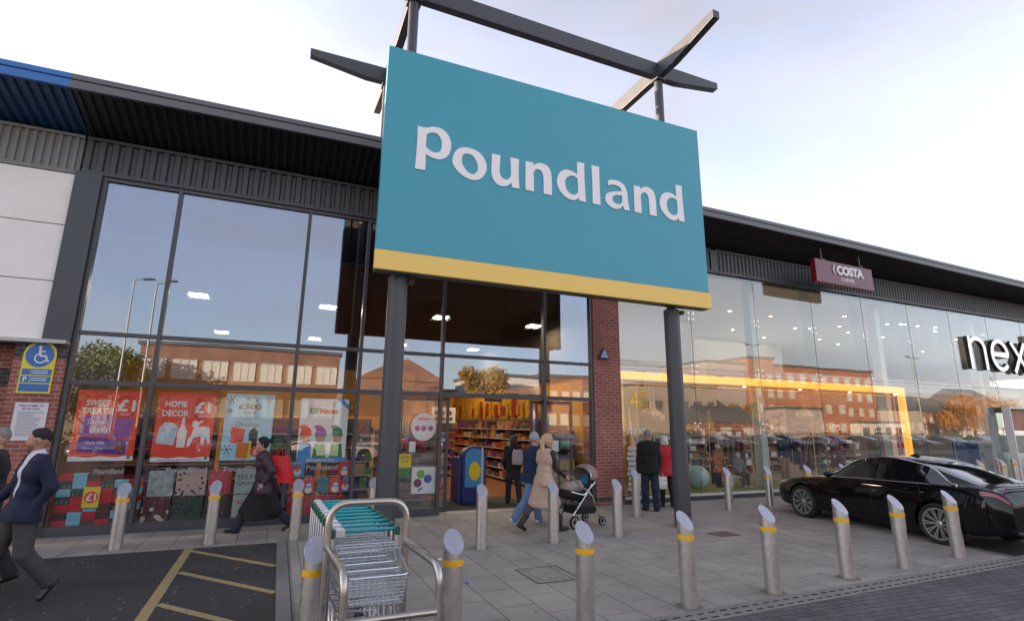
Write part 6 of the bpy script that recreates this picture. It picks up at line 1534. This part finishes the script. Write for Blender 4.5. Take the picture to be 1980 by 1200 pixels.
        if st == 'pony': sdf_mesh([C3(hd(-.10, 0, .07), hd(-.125, .0, -.02), .035*s, .042*s), C3(hd(-.125, 0, -.02), hd(-.12, -.02, -.20), .045*s, .040*s), C3(hd(-.12, -.02, -.20), hd(-.09, -.03, -.36), .040*s, .02*s)], h*.75, 'ponytail', hm, rt, k=.02, fold=.004, fscale=1.8)
        if len(hair) > 2: # beard or stubble
            pr = [C3(hd(.022, 0, -.047), hd(.057, 0, -.090), .064*s, .047*s, (1, 1, 1), .03)]
            sdf_mesh(pr, h*.75, 'stubble', hair[2], rt, k=.02, cuts=[((0, 0, 1), hd(0, 0, -.045).z)])
    return rt, dict(arms=arms, J=J, hd=hd, pel=pel, nk=nk, s=s)
skinA = mat('skin_light', (.52, .29, .20), .55, noise=.06, nscale=20); skinB = mat('skin_tan', (.42, .22, .14), .5, noise=.06, nscale=20); mann = mat('mannequin_cream', (.62, .52, .42), .5)
def fab(n_, c, r_=.85, ns=60, no=.18): return mat(n_, c, r_, noise=no, nscale=ns, bump=.15)
hblack = mat('hair_black', (.012, .010, .010), .75, noise=.3, nscale=90, bump=.4); hgrey = mat('hair_grey', (.22, .21, .20), .6, noise=.3, nscale=90, bump=.4); hblond = mat('hair_blond', (.50, .36, .20), .55, noise=.25, nscale=60, bump=.4); hwhite = mat('hair_white', (.62, .58, .52), .6, noise=.15, nscale=60, bump=.4)
stub = mat('stubble_skin', (.13, .075, .055), .7, noise=.2, nscale=90)
# suited man walking left
ht, J_ = human('person', 'man in navy check blazer and grey trousers walking left across the asphalt, hand in pocket', 'person', (-2.40, -4.10, 0), PI+.60, 1.74,
    dict(lean=-4, hip=(-5, 17), knee=(34, 3), foot=(-52, 6), arm=((-24, 18, 44, -20), (12, 10, 30, 0)), hyaw=-28, hpitch=-3),
    [('top', mat('shirt_white', (.62, .60, .70), .8), dict(t=.006, hem=.02, name='shirt', fold=.002, collar=1)), ('top', fab('blazer_navy', (.010, .014, .042), .85, 30, .35), dict(t=.020, hem=.12, open=True, flare=.032, fold=.004, name='blazer')),
     ('trousers', fab('trousers_grey', (.060, .056, .058), .9, 70, .2), dict(t=.012, w1=.014, w2=.030, fold=.006)), ('shoes', mat('shoe_black', (.015, .014, .014), .3))],
    skinB, (hblack, 'short', stub), h=.010)
gm_, Gm = human('person', 'grey haired man in dark coat with a red poppy, cut off by the left edge', 'person', (-2.96, -3.40, 0), PI+.25, 1.77,
    dict(lean=0, hip=(20, -14), knee=(4, 14), foot=(5, -20), arm=((10, 8, 15, 0), (-5, 8, 20, 0)), hyaw=5),
    [('top', fab('coat_dark', (.018, .020, .028)), dict(t=.028, hem=.25, flare=.02, open=True)), ('top', fab('jumper_navy', (.012, .016, .04)), dict(t=.010, hem=.02, name='jumper', fold=.002)), ('trousers', fab('trousers_dark', (.02, .02, .024))), ('shoes', MC['shoe_black'])],
    skinA, (hgrey, 'short'), h=.012)
MB().disc(0, 0, .028, -.008, .004, 9).build('poppy', mat('poppy_red', (.6, .01, .01), .7), gm_).matrix_local = Matrix.Translation((.150, .10, Gm['nk'].z-.17)) @ Matrix.Rotation(PI/2, 4, 'Z')
# woman with the red bag
wr, W_ = human('person', 'woman in plum padded jacket and long black skirt striding left past the posters', 'person', (-.14, -.80, 0), PI+.05, 1.70,
    dict(lean=6, hip=(-24, 32), knee=(26, 10), foot=(-32, 6), arm=((-28, 16, 62, -10), (-10, 10, 20, 0)), hyaw=0, hpitch=-8, curl=.25),
    [('top', fab('jacket_plum', (.052, .026, .040), .6, 12, .2), dict(t=.036, hem=.16, flare=.02, fold=.007, fs=.8, cuff=.02)), ('skirt', fab('skirt_black', (.010, .010, .012)), dict(len=.60, r=.25, q=.25)),
     ('trousers', fab('jeans_dark', (.020, .026, .045)), dict(t=.014, w1=.012, w2=.032)), ('shoes', MC['shoe_black'])],
    skinA, (hblack, 'bun'), h=.011)
MB().tube([W_['hd'](.105, -.055, .02), W_['hd'](.118, 0, .018), W_['hd'](.105, .055, .02), W_['hd'](.0, .082, .02)], .003, 5).build('glasses', black, wr)
def carrier(label, loc, rz, w_, hgt, dep, m, name='shopping_bag', slant=0, marks=None, hl=.16):
    b = root(name, label, 'bag', loc, rz)
    mb = MB(); v = []
    for z, k_ in ((-hl-hgt, .94), (-hl-hgt*.5, 1.03), (-hl, 1.0)):
        sx = slant*(z+hl)
        v += [(-w_/2*k_+sx, -dep/2*k_, z), (0+sx, -dep/2*k_*1.15, z+.003), (w_/2*k_+sx, -dep/2*k_, z), (w_/2*k_+sx, dep/2*k_, z), (0+sx, dep/2*k_*1.15, z), (-w_/2*k_+sx, dep/2*k_, z)]
    f = [tuple(range(6))[::-1]]
    for l in range(2):
        for j in range(6): f.append((l*6+j, l*6+(j+1) % 6, (l+1)*6+(j+1) % 6, (l+1)*6+j))
    mb.add(v, f); mb.add(v[12:18], [tuple(range(6))]); mb.build('bag_body', m, b, fixn=True)
    for y in (-dep/2, dep/2): MB().tube([(-w_*.22, y, -hl-.02), (-w_*.15, y*.5, -hl*.35), (0, 0, 0), (w_*.15, y*.5, -hl*.35), (w_*.22, y, -hl-.02)], .005, 6).build('handle', m, b)
    if marks: marks(b)
    return b
a_, b_, c_ = W_['arms'][0]
carrier('bright red shopping bag hanging behind the woman in the plum jacket', (.09, -.93, 1.40), -.35, .26, .46, .14, mat('bag_bright_red', (.62, .015, .02), .5, noise=.05, nscale=5), slant=-.32, hl=.10)
# beanie man, blonde woman, pushchair
human('person', 'man in navy jumper, pale blue jeans and grey beanie walking right past the doorway', 'person', (4.60, -1.85, 0), .12, 1.76,
    dict(lean=8, hip=(22, -20), knee=(6, 20), foot=(2, -34), arm=((20, 8, 40, -10), (25, 8, 50, -10)), hyaw=-5),
    [('top', fab('jumper_blue', (.014, .028, .075)), dict(t=.030, hem=.12, flare=.01, fold=.006, cuff=.018, fs=.7)), ('trousers', fab('jeans_blue', (.13, .21, .36), .85, 25, .2), dict(t=.016, w1=.014, w2=.022, fold=.007)), ('shoes', mat('trainer_white', (.62, .62, .60), .6)), ('hat', fab('beanie_grey', (.32, .36, .38), .9, 90, .2))],
    skinA, h=.011)
bw_, B_ = human('person', 'blonde ponytailed woman in beige sleeveless coat over black jacket, pushing the pushchair', 'person', (4.58, -2.50, 0), .22, 1.76,
    dict(lean=6, hip=(-22, 22), knee=(20, 6), foot=(-28, 4), arm=((24, 5, 40, -4), (22, 6, 42, -4)), hyaw=-8, curl=.9),
    [('top', fab('leather_black', (.012, .012, .014), .45, 20, .2), dict(t=.012, hem=.02, name='jacket', cuff=.008, fold=.003, collar=1)), ('top', fab('coat_beige', (.50, .355, .275), .85, 30, .1), dict(t=.022, hem=.10, sleeve=False, name='coat', flare=.01, fold=.004)), ('skirt', MC['coat_beige'], dict(len=.46, r=.185, q=-.05, name='coat_tail')),
     ('trousers', fab('leggings_grey', (.07, .07, .078)), dict(t=.002, w1=0, w2=.002, fold=.001)), ('shoes', mat('boot_black', (.02, .018, .018), .5), dict(shaft=.20))],
    skinA, (hblond, 'pony'), h=.011)
human('person', 'person in black coat and dark jeans with a pale rucksack walking into the shop', 'person', (5.45, .9, 0), 1.35, 1.62,
    dict(lean=4, hip=(14, -12), knee=(4, 16), foot=(2, -20), arm=((10, 8, 30, -6), (10, 8, 30, -6))),
    [('top', fab('coat_black', (.014, .014, .015)), dict(t=.034, hem=.32, flare=.02)), ('trousers', MC['jeans_dark']), ('shoes', MC['shoe_black'])],
    skinA, (mat('hair_brown', (.05, .03, .02), .6), 'bob'), h=.012)
rk = root('rucksack', 'small pale rucksack on the back of the person entering the shop', 'rucksack', (5.44, .63, 1.13), 1.35-PI/2)
MB().prism([(-.12, -.18), (.12, -.18), (.14, .0), (.11, .17), (-.11, .17), (-.14, 0)], -.06, .05).build('bag_body', mat('rucksack_pale', (.36, .34, .35), .7, noise=.3, nscale=25), rk, bevel=.02)
MB().box(-.09, .09, -.085, -.06, -.14, .02).build('pocket', MC['rucksack_pale'], rk, bevel=.01)
for x in (-.08, .08): MB().tube([(x, .05, -.13), (x*1.2, .10, .0), (x, .06, .18)], .012, 6).build('strap', mat('strap_pink', (.45, .12, .18), .7), rk)
# pushchair: mother faces the child
pc = root('pushchair', 'pushchair with beige hood, chrome frame and black shopping tray in front of the blonde woman', 'pushchair', (5.55, -2.12, 0), .22)
hoodm = fab('hood_beige', (.30, .22, .19), .85, 40, .1); 
for s_ in (-1, 1):
    y = s_*.25
    MB().tube([(-.32, y*.6, .22), (-.05, y, .60), (.10, y, .78)], .014, 8).tube([(.32, y*.8, .16), (.10, y, .55), (-.02, y, .66), (-.28, y, .80), (-.55, y*.95, 1.04)], .014, 8).build('frame_tube', chrome, pc, smooth=True)
    for x, rr_ in ((-.36, .115), (.36, .085)):
        wl = MB().lathe([(rr_*.72, -.02), (rr_*.96, -.022), (rr_, -.012), (rr_, .012), (rr_*.96, .022), (rr_*.72, .02)], (x, y*.95, rr_), 26, 'y', True).build('wheel', rubber, pc, smooth=True)
        MB().lathe([(rr_*.60, -.022), (rr_*.70, -.022), (rr_*.70, .022), (rr_*.60, .022)], (x, y*.95, rr_), 26, 'y', True).build('rim', mat('rim_pale', (.5, .5, .5), .4), wl, smooth=True)
        hb = MB().lathe([(.001, -.02), (.022, -.02), (.022, .02), (.001, .02)], (x, y*.95, rr_), 12, 'y')
        for j in range(5): a = 2*PI*j/5; hb.bar((x, y*.95, rr_), (x+rr_*.66*math.cos(a), y*.95, rr_+rr_*.66*math.sin(a)), .012, .02, up=(0, 1, 0))
        hb.build('spokes', black, wl)
MB().tube([(-.55, -.24, 1.04), (-.57, 0, 1.05), (-.55, .24, 1.04)], .017, 10).build('push_handle', black, pc, smooth=True)
MB().tube(rounded([(-.42, -.22, .66), (-.10, -.23, .58), (.22, -.23, .82), (.30, 0, .95), (.22, .23, .82), (-.10, .23, .58), (-.42, .22, .66)], .06), .013, 8).build('seat_rim', chrome, pc, smooth=True)
sdf_mesh([C3((-.38, -.10, .62), (-.38, .10, .62), .07, .07), C3((-.05, -.12, .58), (-.05, .12, .58), .10, .10), C3((.20, -.12, .78), (.20, .12, .78), .08, .08), C3((-.38, 0, .62), (-.05, 0, .57), .12, .13), C3((-.05, 0, .57), (.22, 0, .80), .14, .12)], .014, 'seat', mat('seat_black', (.02, .02, .022), .8), pc, k=.05)
sdf_mesh([C3((-.36, -.10, .70), (-.36, .10, .70), .05, .05), C3((-.10, -.12, .72), (-.10, .12, .72), .07, .07), C3((-.36, 0, .70), (-.06, 0, .71), .11, .13)], .014, 'foot_cover', fab('cover_stone', (.36, .33, .28), .85, 40, .1), pc, k=.05, fold=.003)
sdf_mesh([C3((.16, -.05, .92), (.16, .05, .92), .215, .215)], .014, 'hood', hoodm, pc, cuts=[((-1, 0, -.25), -.06-.25*.92), ((.3, 0, -1), -.80)], subs=[C3((.13, -.05, .90), (.13, .05, .90), .195, .195)], k=.04)
MB().tube([(.06+.0*abs(t), .27*math.sin(t), .90+.225*math.cos(t)) for t in [-PI/2*1.1+PI*1.1*i/16 for i in range(17)]], .009, 8).build('hood_bow', chrome, pc, smooth=True)
MB().prism([(-.26, .24), (.24, .22), (.28, .34), (-.28, .40)], -.19, .19).build('shopping_tray', mat('tray_black', (.012, .012, .013), .9), pc, bevel=.02)
bb_, Bb = human('baby', 'baby in blue clothes sitting back under the pushchair hood', 'baby', (5.60, -2.10, 0), .22+PI, .72, dict(lean=-38, hip=(62, 62), knee=(50, 55), foot=(40, 40), seat=.70, arm=((25, 15, 40, -10), (30, 15, 30, -10)), hpitch=20),
    [('top', fab('babygrow_teal', (.03, .20, .30)), dict(t=.03, hem=.05, name='jacket', fold=.002)), ('trousers', MC['babygrow_teal'], dict(t=.02))], skinA, None, h=.008)
MB().lathe([(.001, .050), (.045, .042), (.066, .010), (.062, -.02)], tuple(Bb['hd'](-.01, 0, .04)), 16).build('hat', fab('baby_hat_blue', (.04, .12, .30)), bb_, smooth=True)
# couple at the glass storefront
mr, Mr = human('person', 'man in black jumper and dark jeans looking into the lit storefront', 'person', (8.02, -1.12, 0), 1.20, 1.80,
    dict(hip=(3, -3), knee=(2, 4), arm=((0, 8, 12, 0), (6, 9, 16, 0)), hyaw=-28, curl=.9),
    [('top', fab('jumper_black', (.007, .007, .008), .9), dict(t=.036, hem=.13, flare=.012, fold=.006, fs=.7)), ('trousers', fab('jeans_navy', (.014, .022, .046)), dict(t=.018, w1=.012, w2=.022)), ('shoes', MC['shoe_black'])],
    skinA, (hgrey, 'short'), h=.012)
human('person', 'white haired woman in a bright red jacket looking into the storefront', 'person', (8.82, -.72, 0), 1.25, 1.64,
    dict(hip=(3, -3), knee=(2, 4), arm=((8, 8, 40, -8), (8, 8, 30, -8)), hyaw=-20),
    [('top', fab('jacket_red', (.48, .012, .035), .75), dict(t=.032, hem=.16, flare=.014, fold=.006)), ('trousers', fab('trousers_black', (.008, .008, .009)), dict(t=.010, w1=.006, w2=.006)), ('shoes', MC['shoe_black'])],
    skinA, (hwhite, 'bob'), h=.012)
wb = Mr['arms'][1][2]; rzm = 1.20
wx, wy = 8.02+wb.x*math.cos(rzm)-wb.y*math.sin(rzm), -1.12+wb.x*math.sin(rzm)+wb.y*math.cos(rzm)
def bmarks(b):
    mb = MB(); q = random.Random(4)
    for i in range(12): x = q.uniform(-.13, .13); z = q.uniform(-.40, -.18); mb.box(x, x+.03, -.083, -.079, z, z+.012)
    mb.build('print', mat('print_navy', (.02, .03, .16), .5), b)
carrier('white printed carrier bag held by the man in the black jumper', (wx+.03, wy, wb.z-.05), .1, .30, .27, .15, mat('bag_white', (.62, .60, .60), .5, noise=.05, nscale=8), marks=bmarks, hl=.13)
# shop window mannequins
human('mannequin', 'child mannequin standing in a long orange coat on the window bed', 'mannequin', (12.15, 1.0, .17), -1.3, 1.24, dict(arm=((0, 8, 8, 0), (0, 8, 8, 0))),
    [('top', fab('coat_orange', (.42, .11, .03)), dict(t=.03, hem=.34, flare=.03)), ('trousers', MC['trousers_black'], dict(t=.006)), ('shoes', MC['shoe_black'])], mann, h=.012, eyes=False)
human('mannequin', 'child mannequin sitting on a low white bench in a grey jumper', 'mannequin', (12.95, 1.0, .17), -1.7, 1.24, dict(hip=(82, 82), knee=(82, 82), seat=.40, arm=((15, 14, 40, -8), (15, 14, 40, -8))),
    [('top', fab('jumper_grey', (.17, .17, .18)), dict(t=.024, hem=.06)), ('trousers', fab('trousers_brown', (.14, .09, .06)), dict(t=.012)), ('shoes', whitep)], mann, h=.012, eyes=False)
bn_ = root('bench', 'low white display bench under the sitting mannequin', 'bench', (12.98, 1.1, .17))
MB().box(-.35, .35, -.12, .2, .24, .30).build('seat', whitep, bn_, bevel=.005)
for x in (-.3, .3): MB().box(x-.03, x+.03, -.1, .18, 0, .24).build('leg', whitep, bn_)
human('mannequin', 'cream mannequin in dark clothes half hidden behind the orange coated one', 'mannequin', (12.9, 1.9, .17), -1.5, 1.62, dict(), [('top', MC['coat_black'], dict(t=.03, hem=.3)), ('trousers', MC['trousers_black'], dict(t=.01)), ('shoes', MC['shoe_black'])], mann, h=.013, eyes=False)
human('mannequin', 'tall mannequin in dark top and tan trousers before the shoe shelving', 'mannequin', (15.05, 1.1, .17), -1.4, 1.82, dict(arm=((10, 16, 60, -5), (0, 8, 8, 0))), [('top', MC['jumper_navy'], dict(t=.03, hem=.14)), ('trousers', fab('trousers_tan', (.34, .20, .10)), dict(t=.012)), ('shoes', MC['shoe_black'])], mann, h=.013, eyes=False)
human('mannequin', 'grey mannequin in a plum dress nearer the gold frame upright', 'mannequin', (17.4, 1.0, .17), -1.4, 1.78, dict(arm=((0, 8, 8, 0), (0, 8, 8, 0))), [('top', fab('dress_plum', (.14, .03, .06)), dict(t=.016, hem=.08)), ('skirt', MC['dress_plum'], dict(len=.45, r=.2))], mann, h=.013, eyes=False)
